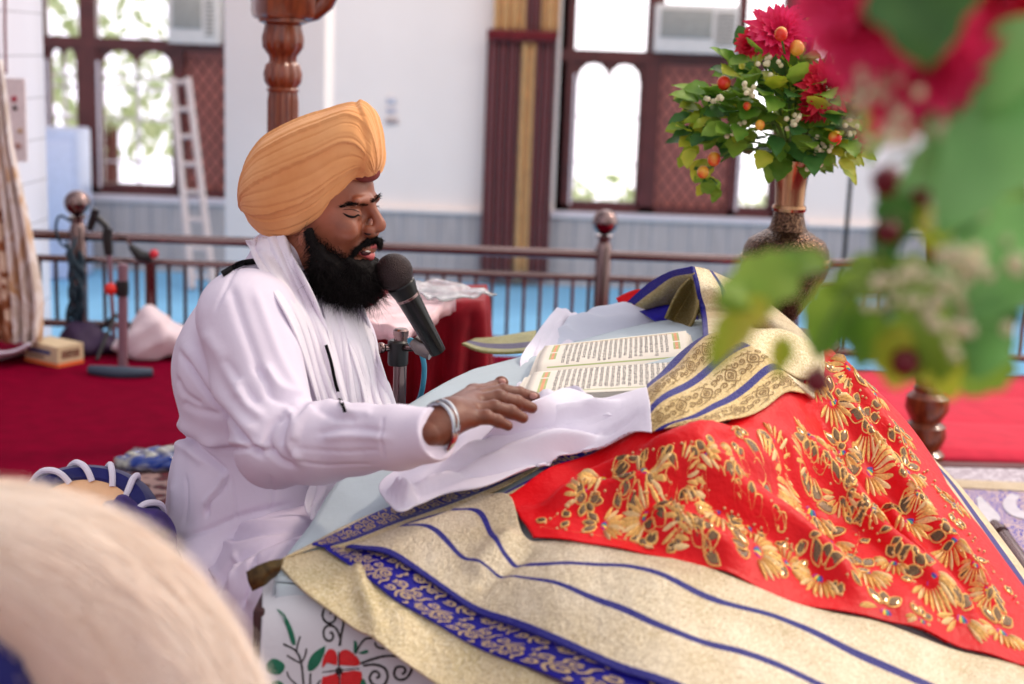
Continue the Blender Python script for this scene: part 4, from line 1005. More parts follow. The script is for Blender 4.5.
FG_ = dict(i=([kn['i'], q(503, 391.5, 2.785), q(519, 393.5, 2.80), q(535, 397, 2.81)], [.0165, .0135, .012, .0095]),
           m=([kn['m'], q(499, 398, 2.735), q(517, 402.5, 2.75), q(532, 408, 2.76)], [.017, .014, .0125, .010]),
           r=([kn['r'], q(494, 408, 2.695), q(511, 412, 2.705), q(523, 418, 2.71)], [.016, .0135, .012, .0095]),
           p=([kn['p'], q(486, 417, 2.655), q(498, 421, 2.66), q(508, 426, 2.665)], [.014, .012, .0105, .0085]))
for k_, (pts, rs) in FG_.items():
    tmp = SDF(hd.lo, hd.lo+hd.res*(hd.n-1), hd.res); tmp.n = hd.n; tmp.A = np.full(hd.n, .08, np.float32)
    tmp.chain(pts, rs, .004)
    for j in (1, 2): tmp.ell(pts[j], (rs[j]*1.08,)*3, None, .003)
    hd.A = np.where(np.abs(hd.A-tmp.A) < .004, np.minimum(hd.A, tmp.A)-(.004-np.abs(hd.A-tmp.A))**2/.016, np.minimum(hd.A, tmp.A))
hd.chain([q(455, 408, 2.70), q(474, 394, 2.80), q(492, 390, 2.855), q(502, 383, 2.87)], [.022, .0175, .0145, .0115], .008)
hd.ell(q(501, 383, 2.87), (.013, .011, .013), None, .003)
V, Q = hd.mesh(); V = relax(V, Q, 1, .5); hX = len(V); addpart(V, Q); hand_V0 = sum(len(v) for v in parts_V[:-1])
FY = lambda x: 2.50+(x-280)/160*(2.60+D_-2.50)
# ---- torso, legs and arms under the clothes
tr = SDF((-.9, 2.25, .0), (.1, 3.35, .95), .012)
tr.ell(P(245, 560, 2.88), (.12, .2, .1), None, .05).ell(P(268, 470, 2.87), (.12, .17, .18), None, .05).ell(P(285, 360, 2.86), (.11, .2, .15), None, .05)
tr.cap(P(262, 300, 2.68), P(275, 300, 3.04), .05, .05, .04).cap(P(285, 330, 2.86), P(292, 270, 2.86), .07, .06, .04)
tr.chain([P(250, 318, 2.64), P(280, 444, 2.50), P(360, 440, FY(360)), P(424, 434, FY(424))], [.055, .03, .022, .012], .02)
tr.chain([P(275, 318, 3.08), P(310, 450, 3.14), P(356, 492, 3.02)], [.055, .042, .028], .02)
tr.chain([P(235, 592, 2.76), P(300, 605, 2.54), P(262, 640, 2.62)], [.085, .06, .045], .03).chain([P(240, 585, 3.0), P(305, 560, 3.2), P(290, 600, 3.0)], [.085, .06, .045], .03)
V, Q = tr.mesh(); V = relax(V, Q, 2); addpart(V, Q)
BV = np.vstack(parts_V); BF = np.vstack(parts_F)
body = obj('body', (BV, BF), [M['skin'], M['hand']], person)
nh = len(parts_F[0]); nd_ = len(parts_F[1]); body.data.polygons.foreach_set('material_index', [0]*nh+[1]*nd_+[1]*len(parts_F[2]))
# nails
for pt, nx in ((q(533.5, 396, 2.795), 0), (q(502, 381.5, 2.857), 1)):
    MB().ball(pt, .005, 10, 6, (.0075, .004, .0058)).build('finger_nail', M['nail'], body)
# face details
def fline(pts, c, w, name, mat, lift=.0015, n=20):
    """ribbon laid on the face: pts in px, cast on the head mesh"""
    p = cr_interp(pts, n); V = []; 
    for i, (x, y) in enumerate(p):
        t = p[min(i+1, n-1)]-p[max(i-1, 0)]; t = t/np.hypot(*t); nn = np.array((-t[1], t[0])); ww = w*math.sin(math.pi*min(1, (i+.6)/n*.98))**.6*.5
        for s_ in (-1, 0, 1): V.append(facehit(*(np.array((x, y))+nn*ww*s_), lift*(1.6 if s_ == 0 else .3)))
    Fc = [(3*i+k, 3*i+k+1, 3*i+k+4, 3*i+k+3) for i in range(n-1) for k in (0, 1)]
    return obj(name, (V, Fc), mat, body)
headbvh = BVHTree.FromPolygons([tuple(v) for v in parts_V[0]], [tuple(f) for f in parts_F[0]])
def facehit(px, py, lift=.001, bvh=None, Yd=2.8):
    d = Vector(ray(px, py)).normalized(); o = Vector((0, 0, CZ)); loc, nrm, idx, dist = (bvh or headbvh).ray_cast(o, d)
    if loc is None: return P(px, py, Yd)
    return loc-d*lift
def hairs(name, roots, dirs, length, width, mat, parent, curl=.3, seg=4, seed=1):
    g = np.random.default_rng(seed); V = []; Fc = []
    for r_, d in zip(roots, dirs):
        r_ = np.array(r_, float); d = np.array(d, float)+g.normal(size=3)*curl; d /= np.linalg.norm(d); L = length*g.uniform(.5, 1.2); side_ = np.cross(d, g.normal(size=3)); side_ /= np.linalg.norm(side_); bend = g.normal(size=3)*curl; k = len(V)
        for i in range(seg+1):
            f = i/seg; p = r_+d*L*f+bend*L*f*f*.6; w = width*(1-f)*.5; V += [p-side_*w, p+side_*w]
        Fc += [(k+2*i, k+2*i+1, k+2*i+3, k+2*i+2) for i in range(seg)]
    return obj(name, (V, Fc), mat, parent, smooth=False)
def browhair(pts, name, n=260, w=4, Yd=2.8, seed=2, dirv=(-.4, .1, .1), L=.008):
    g = np.random.default_rng(seed); p = cr_interp(pts, n); roots = []; dirs = []
    for i in range(n):
        f = i/n; ww = w*math.sin(math.pi*min(1, f*.9+.08))**.5
        x, y = p[i]+g.normal(size=2)*(.4, .28)*ww; roots.append(facehit(x, y, .0008, None, Yd)); dirs.append(dirv)
    return hairs(name, roots, dirs, L, .0011, M['beard'], body, .25, 2, seed)
browhair([(341, 207), (349, 204.5), (358, 204.5), (368, 205)], 'eyebrow', 420, 4.0, dirv=(-.8, 0, .1)); browhair([(371, 202), (375, 199), (379, 195)], 'eyebrow', 160, 4, 2.76, dirv=(.6, 0, .2))
fline([(343, 213), (348, 216), (354, 217), (359, 214.5)], 0, 2.4, 'eyelash', M['beard']); fline([(343, 209.5), (349, 209), (355, 210), (360, 212)], 0, .9, 'eyelid_crease', simple('lid_dark', (84, 46, 38), .6))
hairs('eyelash', [tuple(facehit(357, 214.5, .001))]*12, [(.9, -.1, -.3)]*12, .012, .0009, M['beard'], body, .2, 2, 4)
hairs('eyelash', [tuple(mid(374, 205.5, -16))]*14, [(.95, -.1, -.15)]*14, .016, .0012, M['beard'], body, .15, 2, 5)
fline([(364, 233), (368, 234.5), (371, 234)], 0, 2.2, 'nostril', simple('nostril_dark', (50, 22, 20), .7))
lp = SDF(HO-Vector((0, .15, .2)), HO+Vector((.2, .05, .02)), .0016); 
lp.cap(mid(373.5, 245.5), mid(361, 250.5, 13), 2.9*PXM, 1.6*PXM, .003).cap(mid(373.5, 245.5), mid(376, 247.5, -10), 2.9*PXM, 1.6*PXM, .003)
lp.cap(mid(370.5, 256.5), mid(360, 253, 13), 3.9*PXM, 1.8*PXM, .003).cap(mid(370.5, 256.5), mid(374, 254, -10), 3.9*PXM, 1.8*PXM, .003)
V, Q = lp.mesh(); V = relax(V, Q, 2); obj('lips', (V, Q), simple('lips', (204, 98, 98), .35, var=.1, scale=80), body)
MB().ball(mid(368, 250.5, 5), .01, 10, 6, (.006, .014, .005), R=Matrix(HR.tolist())).build('teeth', simple('teeth', (220, 208, 196), .3), body)
MB().ball(mid(366, 251.5, 5), .01, 10, 6, (.010, .020, .009), R=Matrix(HR.tolist())).build('mouth_interior', simple('mouth_dark', (70, 20, 24), .6), body)
# ---- beard and moustache
b = SDF(HO-Vector((.12, .2, .3)), HO+Vector((.22, .15, .05)), .003)
b.ell(mid(348, 278), S3(30, 34, 20), HR, .03).ell(mid(368, 277), S3(12, 18, 16), HR, .03).ell(mid(339, 265), S3(23, 36, 20), HR, .03)
for s_ in (1, -1):
    b.cap(mid(309, 232, 44*s_), mid(322, 262, 37*s_), 4.5*PXM, 8*PXM, .02).cap(mid(324, 262, 36*s_), mid(348, 283, 20*s_), 10*PXM, 11*PXM, .02)
    b.cap(mid(352, 262, 25*s_) if s_ > 0 else mid(374, 262, -22), mid(360, 272, 14*s_), 4.5*PXM, 8*PXM, .02)
V, Q = b.mesh(); N_ = vnormals(V, Q); g = np.random.default_rng(3)
V = V+N_*(.0025*np.sin(V[:, 0]*130+np.sin(V[:, 2]*120)*2)*np.sin(V[:, 1]*110)+.0012*np.sin(V[:, 0]*620)*np.sin(V[:, 2]*540))[:, None]
bo = obj('beard', (V, Q), M['beard'], body)
idx = g.integers(0, len(V), 9000); keep = [i for i in idx if N_[i][1] < .35 and N_[i][2] < .35]; down = np.array((.12, 0, -.9))
hairs('beard_strands', V[keep], N_[keep]*.75+down*.55, .030, .0011, M['beard'], bo, .45, 4, 6)
low = [i for i in g.integers(0, len(V), 16000) if N_[i][2] < -.3 and N_[i][1] < .3][:2200]
hairs('beard_strands', V[low], N_[low]*.4+np.array((.2, 0, -.8)), .045, .0009, M['beard'], bo, .5, 5, 7)
# thinner growth over the cheek
roots = []; dirs = []
for _ in range(6200):
    x = g.uniform(311, 360); y = g.uniform(232, 276); ed = 238+(x-313)*.60
    if y < ed-10 or g.uniform() > smooth01((y-ed+9)/16): continue
    r_ = facehit(x, y, .0006); roots.append(r_); dirs.append((.15, -.35, -.8))
hairs('cheek_stubble', roots, dirs, .011, .0009, M['beard'], bo, .35, 2, 9)
mo = SDF(HO-Vector((0, .15, .2)), HO+Vector((.2, .05, .02)), .002)
mo.chain([mid(377, 239.5, 0), mid(368, 242, 9), mid(358, 249, 17), mid(351, 258, 22)], S3(1.8, 2.3, 2.1, 1.4), .004).chain([mid(377, 239.5, 0), mid(380, 241, -9), mid(380, 247, -16)], S3(2.4, 2.6, 1.8), .004)
V, Q = mo.mesh(); N_ = vnormals(V, Q); ms = obj('moustache', (V, Q), M['beard'], body)
ii = g.integers(0, len(V), 1500); hairs('moustache_strands', V[ii], N_[ii]*.5+np.array((-.5, -.2, -.6)), .010, .001, M['beard'], ms, .35, 3, 8)
# back hair at the nape
MB().ball(mid(288, 240, 10), .02, 14, 10, (.04, .05, .014)).build('nape_hair', M['beard'], body)
# ---- turban: wraps running between the brow and the back of the head
def turban_mat():
    t = NT('orange_turban_cloth'); t.set(Roughness=.85); t.b.inputs['Sheen Weight'].default_value = .15; t.b.inputs['Specular IOR Level'].default_value = .2
    v = t.coord(); t.col(t.ramp(t.noise(v, 10, 4), [(.3, srgb((230, 158, 98))), (.7, srgb((242, 178, 120)))])); t.bump(t.noise(v, 700, 2), .12, .001); return t.m
M['turban'] = turban_mat()
UP = [(374, 172), (380, 162), (381, 146), (378, 125), (371, 108), (357, 101), (343, 103), (329, 107.5), (313, 112), (297, 118), (280, 126), (267, 134), (256, 147), (249, 160), (244, 178), (242, 196), (243, 210)]
LO = [(374, 172), (370, 176), (365, 177), (355, 188), (345, 203), (336, 216), (327, 228), (314, 238), (301, 244), (288, 246), (278, 245), (267, 240), (258, 232), (251, 224), (248, 218), (245, 214), (243, 210)]
def turban_mesh():
    ns, nt_ = 220, 300; U = cr_interp(UP, ns); L = cr_interp(LO, ns); V = np.zeros((ns, nt_, 3))
    s_ = np.linspace(0, 1, ns); Wd = 66*PXM*np.sin(np.pi*np.clip(s_*.96+.02, 0, 1))**.62
    for i in range(ns):
        Yu = 2.85-(U[i][0]-315)*PXM*.40; Yl = 2.85-(L[i][0]-315)*PXM*.40; a = np.array(P(*U[i], Yu)); bb = np.array(P(*L[i], Yl)); c = (a+bb)/2; hlf = (a-bb)/2
        th = np.linspace(0, 2*math.pi, nt_, endpoint=False); co_ = np.sign(np.cos(th))*np.abs(np.cos(th))**.85; si = np.sign(np.sin(th))*np.abs(np.sin(th))**.9
        V[i] = c+hlf*co_[:, None]+np.array((-.05, -1, .12))*(Wd[i]*si)[:, None]
    # pleats: overlapping wraps, with sharp lower lips, and an outer band turned down at the front
    X, Yp = proj(V); TH = np.linspace(0, 2*math.pi, nt_, endpoint=False)[None, :]; SS = s_[:, None]
    ph = TH+.30*np.sin(SS*3.1+.4)+.03*np.sin(SS*5+TH*2)
    def saw(x): f = x-np.floor(x); return f**1.6
    env = np.sin(np.pi*np.clip(SS, 0, 1))**.5
    d = .0055*saw(ph*11/(2*math.pi)+.06*np.sin(5*SS))*env+.0009*saw(ph*37/(2*math.pi)+.3*np.sin(2.5*SS))*env-.0028*np.exp(-((((ph*22/(2*math.pi)+.12*np.sin(4*SS+2*TH)) % 1)-.5)/.06)**2)*env
    band = [(357, 99), (364, 118), (369, 140), (368, 155), (363, 168), (356, 182)]
    bd = side(X, Yp, cr_interp(band, 30)); d += .008*smooth01((-bd+1.5)/3)*(X > 340)*(Yp < 190)
    N = np.cross(np.roll(V, -1, 1)-np.roll(V, 1, 1), np.gradient(V, axis=0)); N /= np.maximum(np.linalg.norm(N, axis=2, keepdims=True), 1e-9)
    cc = V.mean((0, 1)); N *= np.sign(((V-cc)*N).sum(2, keepdims=True).mean()); V = V+N*(d-.0075*np.clip(env*1.3, 0, 1))[..., None]
    V = V.reshape(-1, 3); Fc = [(i*nt_+j, i*nt_+(j+1) % nt_, (i+1)*nt_+(j+1) % nt_, (i+1)*nt_+j) for i in range(ns-1) for j in range(nt_)]
    return V, Fc
tu = obj('turban', turban_mesh(), M['turban'], person)
MB().ball(mid(366, 172, 2), .02, 20, 12, (.024, .040, .020), R=Matrix(HR.tolist())).build('under_turban', simple('maroon_under_turban', (120, 44, 38), .8), tu)
# ---- robe
k = SDF((-.95, 2.2, .0), (.15, 3.4, 1.0), .004)
k.ell(P(243, 555, 2.88), (.155, .25, .11), None, .06).ell(P(258, 480, 2.87), (.182, .23, .19), None, .06).ell(P(274, 380, 2.86), (.17, .24, .2), None, .06).ell(P(246, 365, 2.84), (.14, .20, .15), None, .06)
k.cap(P(252, 312, 2.68), P(270, 305, 3.05), .080, .08, .06).cap(P(285, 330, 2.86), P(290, 262, 2.86), .10, .078, .05).ell(P(318, 370, 2.87), (.125, .19, .17), None, .06)
k.cap(P(245, 320, 2.64), P(278, 442, 2.50), .092, .078, .035).chain([P(280, 445, 2.50), P(320, 443, FY(320)), P(360, 440, FY(360)), P(400, 437, FY(400)), P(440, 434, FY(440))], [.080, .070, .061, .053, .046], .02)
k.cap(P(275, 318, 3.08), P(312, 450, 3.16), .085, .07, .03).cap(P(312, 450, 3.16), P(350, 490, 3.05), .07, .05, .03)
k.ell(P(255, 530, 2.86), (.20, .28, .09), None, .05)
k.cut(P(438, 434, FY(438)), np.array(P(440, 430, FY(440)))-np.array(P(410, 437, FY(410))), .10)
V, Q = k.mesh(); V = relax(V, Q, 2, .5); N_ = vnormals(V, Q)
cv2 = lambda L: [(160+x/2.442, 340+y/2.442) for x, y in L]
CR = [(cv2([(50, 30), (100, 110), (160, 185), (215, 250), (250, 285)]), 3, -.014), (cv2([(60, 10), (120, 100), (180, 175), (235, 235)]), 7, .009),
      (cv2([(15, 215), (60, 240), (115, 285), (165, 325)]), 2.6, -.013), (cv2([(18, 190), (70, 215), (150, 262)]), 6, .010), (cv2([(20, 245), (70, 270), (110, 300)]), 5, .007),
      (cv2([(60, 235), (120, 262), (220, 265), (280, 275)]), 2.6, -.010), (cv2([(90, 250), (180, 250), (260, 262)]), 5, .006), (cv2([(40, 90), (60, 130), (100, 160)]), 3, -.007), (cv2([(55, 150), (90, 170), (150, 185)]), 3.5, -.006),
      (cv2([(168, 330), (150, 365), (120, 400), (115, 430)]), 1.8, -.012), (cv2([(160, 330), (140, 365), (108, 405)]), 4, .007), (cv2([(172, 330), (178, 380), (185, 440)]), 1.5, -.004), (cv2([(270, 330), (275, 380), (272, 430)]), 1.2, -.003),
      (cv2([(300, 180), (270, 210), (262, 250), (290, 290), (330, 310)]), 3, -.010), (cv2([(310, 165), (330, 200), (320, 250), (345, 300)]), 4, .010), (cv2([(360, 150), (320, 175), (300, 215), (296, 260)]), 3, -.010), (cv2([(375, 165), (345, 200), (332, 250)]), 3.5, .009),
      (cv2([(230, 60), (260, 100), (275, 140), (330, 155)]), 4, -.007), (cv2([(190, 90), (210, 150), (250, 190)]), 5, .008), (cv2([(255, 60), (290, 110), (350, 135)]), 5, .007), (cv2([(150, 40), (200, 110), (240, 160)]), 5, -.006),
      (cv2([(380, 170), (430, 190), (480, 195)]), 3.5, -.005), (cv2([(400, 150), (460, 175), (520, 180)]), 4, .004), (cv2([(380, 230), (450, 215), (540, 222)]), 3, -.004), (cv2([(400, 240), (470, 235), (560, 240)]), 3.5, .005),
      (cv2([(330, 262), (332, 290), (420, 308), (520, 305)]), 1.2, -.004), (cv2([(330, 262), (420, 272), (540, 270)]), 1.2, -.004), (cv2([(545, 190), (540, 230), (545, 290)]), 1.2, -.004),
      ([(230, 285), (245, 330), (262, 375)], 5, -.006), ([(255, 290), (275, 345), (300, 392)], 5, .006), ([(205, 330), (225, 365), (240, 400)], 6, .006), ([(240, 262), (228, 282), (215, 310)], 1.6, -.004),
      (cv2([(10, 490), (100, 470), (200, 430), (330, 400)]), 3, -.007), (cv2([(30, 350), (28, 420), (15, 480)]), 4, .004), (cv2([(60, 330), (62, 400), (55, 450)]), 2, -.004), ([(330, 330), (340, 360), (350, 400)], 4, -.010), ([(320, 320), (332, 360), (345, 405)], 4, .008)]
V = sculpt(V, N_, CR)
g = np.random.default_rng(4)
w_ = sum(np.sin((V@np.array(g.normal(size=3)*22))+g.uniform(0, 6)+1.5*np.sin(V@np.array(g.normal(size=3)*9)))*.0011 for _ in range(6)); V = V+N_*w_[:, None]
V = V[:]; V = relax(V, Q, 1, .35)
ku = obj('robe', (V, Q), M['kurta'], person)
kbvh = BVHTree.FromPolygons([tuple(v) for v in V], [tuple(f) for f in Q])
# cuff hem ring
cuffc = P(434, 434, 2.60+D_)
# ---- folded lower garment over the crossed legs
l = SDF((-.95, 2.2, .0), (.1, 3.4, .5), .005)
l.chain([P(228, 590, 2.76), P(285, 598, 2.50), P(262, 640, 2.60)], [.125, .085, .07], .05).chain([P(240, 580, 3.0), P(310, 560, 3.2), P(290, 600, 3.0)], [.12, .085, .07], .05)
l.ell(P(245, 590, 2.86), (.15, .28, .09), None, .05).ell(P(285, 560, 2.66), (.11, .16, .10), None, .05).ell(P(320, 535, 2.74), (.06, .12, .07), None, .04)
V, Q = l.mesh(); V = relax(V, Q, 2); N_ = vnormals(V, Q)
CL = [(cv2([(130, 640), (165, 560), (230, 510), (330, 470), (400, 450)]), 3, -.013), (cv2([(150, 660), (185, 590), (240, 540), (350, 490)]), 5, .013), (cv2([(200, 650), (225, 580), (240, 530)]), 2.5, -.012), (cv2([(215, 650), (240, 590), (290, 530), (370, 500)]), 4, .010),
      (cv2([(60, 510), (120, 500), (180, 490)]), 4, .008), (cv2([(20, 520), (100, 560), (140, 600)]), 4, -.008), (cv2([(120, 470), (240, 450), (360, 440)]), 4, .009), (cv2([(160, 490), (250, 470), (390, 455)]), 2.5, -.009), (cv2([(180, 520), (190, 590), (170, 660)]), 3, .008), (cv2([(90, 520), (130, 570), (150, 640)]), 4, .008)]
V = sculpt(V, N_, CL); V = relax(V, Q, 1, .35)
obj('lower_garment', (V, Q), fabric('white_lower_cloth', (220, 208, 226), .015, 1000, .85, .1), person)
# ---- scarf round the neck
def on_robe(px, py, lift, Yd):
    return tuple(facehit(px, py, lift, kbvh, Yd))
def scarf_strip(name, L, R, lift, Ydl, Ydr, nu=60, nv=110, pleats=7, amp=.006, seed=0, parent=None, hits=True):
    Lp = cr_interp(L, 14); Rp = cr_interp(R, 14); yl = cr_interp([[a] for a in Ydl], 14)[:, 0]; yr = cr_interp([[a] for a in Ydr], 14)[:, 0]; rows = []
    for i in range(14):
        r_ = []
        for f in np.linspace(0, 1, 8):
            x, y = Lp[i]*(1-f)+Rp[i]*f; Yd = yl[i]*(1-f)+yr[i]*f
            p = facehit(x, y, lift, kbvh, Yd)
            if not hits or abs(p.y-Yd) > .10: p = P(x, y, Yd)
            r_.append(tuple(p))
        rows.append(r_)
    R_ = np.array(rows)
    for _ in range(3): R_[1:-1, :, :] = .5*R_[1:-1]+.25*(R_[:-2]+R_[2:]); 
    # keep pixels: fine, smoothing is slight
    K = grid_interp(list(R_), nu, nv); U_, V_ = np.meshgrid(np.linspace(0, 1, nu), np.linspace(0, 1, nv)); g = np.random.default_rng(seed)
    w = pleats*U_+.35*np.sin(3*V_+seed)+.25*np.sin(7*V_+5*U_); d = amp*(np.abs(np.sin(math.pi*w))**.7-.5)+amp*.15*np.sin(2*math.pi*w*1.7+seed)
    cam_ = np.array((0, 0, CZ))-K; cam_ /= np.linalg.norm(cam_, axis=2, keepdims=True); K = K+cam_*d[..., None]
    return grid_mesh(name, K, M['scarf'], parent, None, .004)
sc = scarf_strip('scarf', [(247, 240), (252, 256), (264, 280), (290, 322), (304, 362), (320, 414)], [(284, 236), (293, 254), (306, 278), (324, 315), (336, 362), (348, 414)], .014, [2.80, 2.72, 2.66, 2.64, 2.66, 2.66], [2.74, 2.70, 2.67, 2.66, 2.66, 2.68], parent=person, pleats=4, amp=.009)
s2 = scarf_strip('scarf_end', [(338, 298), (341, 318), (349, 350), (360, 385), (366, 415)], [(362, 300), (368, 318), (378, 350), (388, 382), (398, 415)], .014, [2.74, 2.72, 2.72, 2.72, 2.72], [2.82, 2.80, 2.80, 2.80, 2.80], parent=sc, seed=2, pleats=3, amp=.007)
s4 = scarf_strip('scarf_end', [(322, 306), (328, 340), (338, 380), (346, 415)], [(346, 300), (353, 330), (365, 372), (372, 415)], .008, [2.72]*4, [2.74]*4, parent=sc, seed=5, pleats=3, amp=.006)
s3 = scarf_strip('scarf_end', [(322, 455), (312, 480), (303, 505), (312, 520)], [(378, 455), (362, 478), (346, 508), (336, 521)], .01, [2.66, 2.66, 2.64, 2.62], [2.70, 2.68, 2.66, 2.64], parent=sc, seed=3, pleats=3, amp=.007, hits=False)
nk = SDF(HO-Vector((.25, .25, .35)), HO+Vector((.2, .25, .02)), .005); nk.chain([P(268, 250, 2.80), P(265, 248, 2.90), P(278, 250, 3.0), P(300, 262, 3.0), P(325, 290, 2.94)], [.026, .028, .028, .026, .022], .01)
V, Q = nk.mesh(); V = relax(V, Q, 2); obj('scarf_loop', (V, Q), M['scarf'], sc)
# black strap
M['strap'] = simple('black_webbing', (20, 18, 20), .9, spec=.1)
def ribbon(name, pts, w, lift, mat, parent, Yd=2.68, thick=.002):
    p = cr_interp(pts, 30); V = []
    for i, (x, y) in enumerate(p):
        t = p[min(i+1, 29)]-p[max(i-1, 0)]; t = t/np.hypot(*t); n_ = np.array((-t[1], t[0]))*w/2
        V += [on_robe(x-n_[0], y-n_[1], lift, Yd), on_robe(x+n_[0], y+n_[1], lift, Yd)]
    o = obj(name, (V, [(2*i, 2*i+1, 2*i+3, 2*i+2) for i in range(29)]), mat, parent); md = o.modifiers.new('Solidify', 'SOLIDIFY'); md.thickness = thick; md.offset = 0; return o
ribbon('shoulder_strap', [(222, 274), (232, 268), (243, 263), (256, 261)], 5, .009, M['strap'], person)
ribbon('shoulder_strap', [(326, 345), (331, 362), (336, 385), (345, 412)], 3.2, .022, M['strap'], person)
# steel bangle
bc = np.array(P(430, 433, 2.605+D_)); ax = (np.array(q(452, 420, 2.65))-bc); ax /= np.linalg.norm(ax); e1 = np.cross(ax, (0, 0, 1.)); e1 /= np.linalg.norm(e1); e2 = np.cross(e1, ax)
for off, tl_, r_ in ((.020, .30, .040), (.029, .42, .039)):
    c = bc+ax*off; pts = [c+e1*math.cos(w)*r_*.9+e2*math.sin(w)*r_*1.02+ax*math.sin(w)*r_*tl_ for w in np.linspace(0, 2*math.pi, 40)]
    MB().tube(pts, .0042, 8, False).build('steel_bangle', simple('bangle_steel', (200, 200, 204), .15, metal=1), person)
# ------------------------------------------------------------------ microphone and its stand before the reader
def fr3(a, b): return [a+(b-a)*t for t in np.linspace(0, 1, 6)]
mp_ = P(394, 272, 2.80); me_ = P(438, 352, 2.84); dm = (me_-mp_).normalized()
mic = thing('microphone', 'black handheld vocal microphone with dark ball grille held before the mouth of the reader', 'microphone', tuple(mp_))
def lathe_along(prof, o, d, n=28):
    d = Vector(d).normalized(); a = d.orthogonal().normalized(); b = d.cross(a); mb = MB(); V = []
    for r, z in prof:
        for k in range(n):
            w = 2*math.pi*k/n; V.append(o+d*z+(a*math.cos(w)+b*math.sin(w))*r)
    Fc = [(i*n+k, i*n+(k+1) % n, (i+1)*n+(k+1) % n, (i+1)*n+k) for i in range(len(prof)-1) for k in range(n)]+[tuple(range(n))[::-1], tuple(range((len(prof)-1)*n, len(prof)*n))]
    return mb.add(V, Fc)
gm = NT('mesh_grille'); gm.set(Roughness=.5, Metallic=.6); gm.b.inputs['Base Color'].default_value = srgb((48, 34, 34))
vv = gm.n('ShaderNodeTexVoronoi'); vv.inputs['Scale'].default_value = 420; gm.l(gm.coord(), vv.inputs['Vector']); gm.bump(vv.outputs['Distance'], .8, .002)
pr = [(.002, -.0375)]+[(.0375*math.sin(a), -.0375*math.cos(a)) for a in np.linspace(.12, 2.25, 16)]+[(.027, .028)]
lathe_along(pr, mp_, dm, 36).build('ball_grille', gm.m, mic)
Lm = (me_-mp_).length
lathe_along([(.027, .026), (.0295, .030), (.0285, .038), (.0255, .05), (.0245, .056)], mp_, dm).build('collar_band', simple('mic_black', (10, 8, 9), .3, spec=.3), mic)
lathe_along([(.0248, .056), (.0252, .058), (.0248, .062)], mp_, dm).build('silver_ring', M['steel'], mic)
lathe_along([(.0240, .062), (.0225, .09), (.0175, Lm-.012), (.0172, Lm-.006), (.0165, Lm)], mp_, dm).build('handle_body', simple('mic_body', (10, 8, 9), .2, spec=.35), mic)
ms_ = thing('microphone_stand', 'steel microphone stand with a clamp between the reader and the red table', 'microphone stand', (P(399, 420, 2.95).x, 2.95, 0))
pt = P(401, 334, 2.95); 
MB().tube([(pt.x-.005, 2.95, 0), (pt.x, 2.95, pt.z)], .0145, 16).build('pole', M['steel'], ms_)
MB().lathe([(.016, 0), (.0165, .012), (.012, .016)], (pt.x, 2.95, pt.z-.004), 16).build('pole_cap', M['steel'], ms_)
pc = P(398, 352, 2.95); MB().lathe([(.02, -.028), (.022, -.024), (.022, .022), (.018, .026)], (pc.x, 2.95, pc.z), 18).build('clamp', M['blackplastic'], ms_)
MB().tube([P(382, 348, 2.93), P(398, 348, 2.95), P(418, 348, 2.90), P(430, 349, 2.85)], .0075, 10).build('cross_arm', M['steel'], ms_)
MB().ball(P(381, 348, 2.93), .012, 12, 8).build('clamp_knob', M['steel'], ms_)
MB().tube([P(414, 340, 2.86), P(420, 346, 2.855), P(432, 350, 2.85)], [.014, .019, .022], 12).build('mic_clip', M['steel_dark'], ms_)
MB().lathe([(.12, 0), (.12, .012), (.03, .02)], (pt.x-.005, 2.95, 0), 24).build('base_plate', M['blackplastic'], ms_)
cab = MB().tube(cr_interp([tuple(P(412, 345, 2.88)), tuple(P(410, 340, 2.87)), tuple(P(418, 346, 2.88)), tuple(P(424, 365, 2.92)), tuple(P(422, 390, 2.96)), tuple(P(415, 412, 3.0)), tuple(P(410, 440, 3.02))], 40), .0058, 8).build('microphone_cable', simple('teal_cable', (40, 130, 160), .4))
tag(cab, 'teal cable hanging from the clamp of the microphone stand', 'cable')
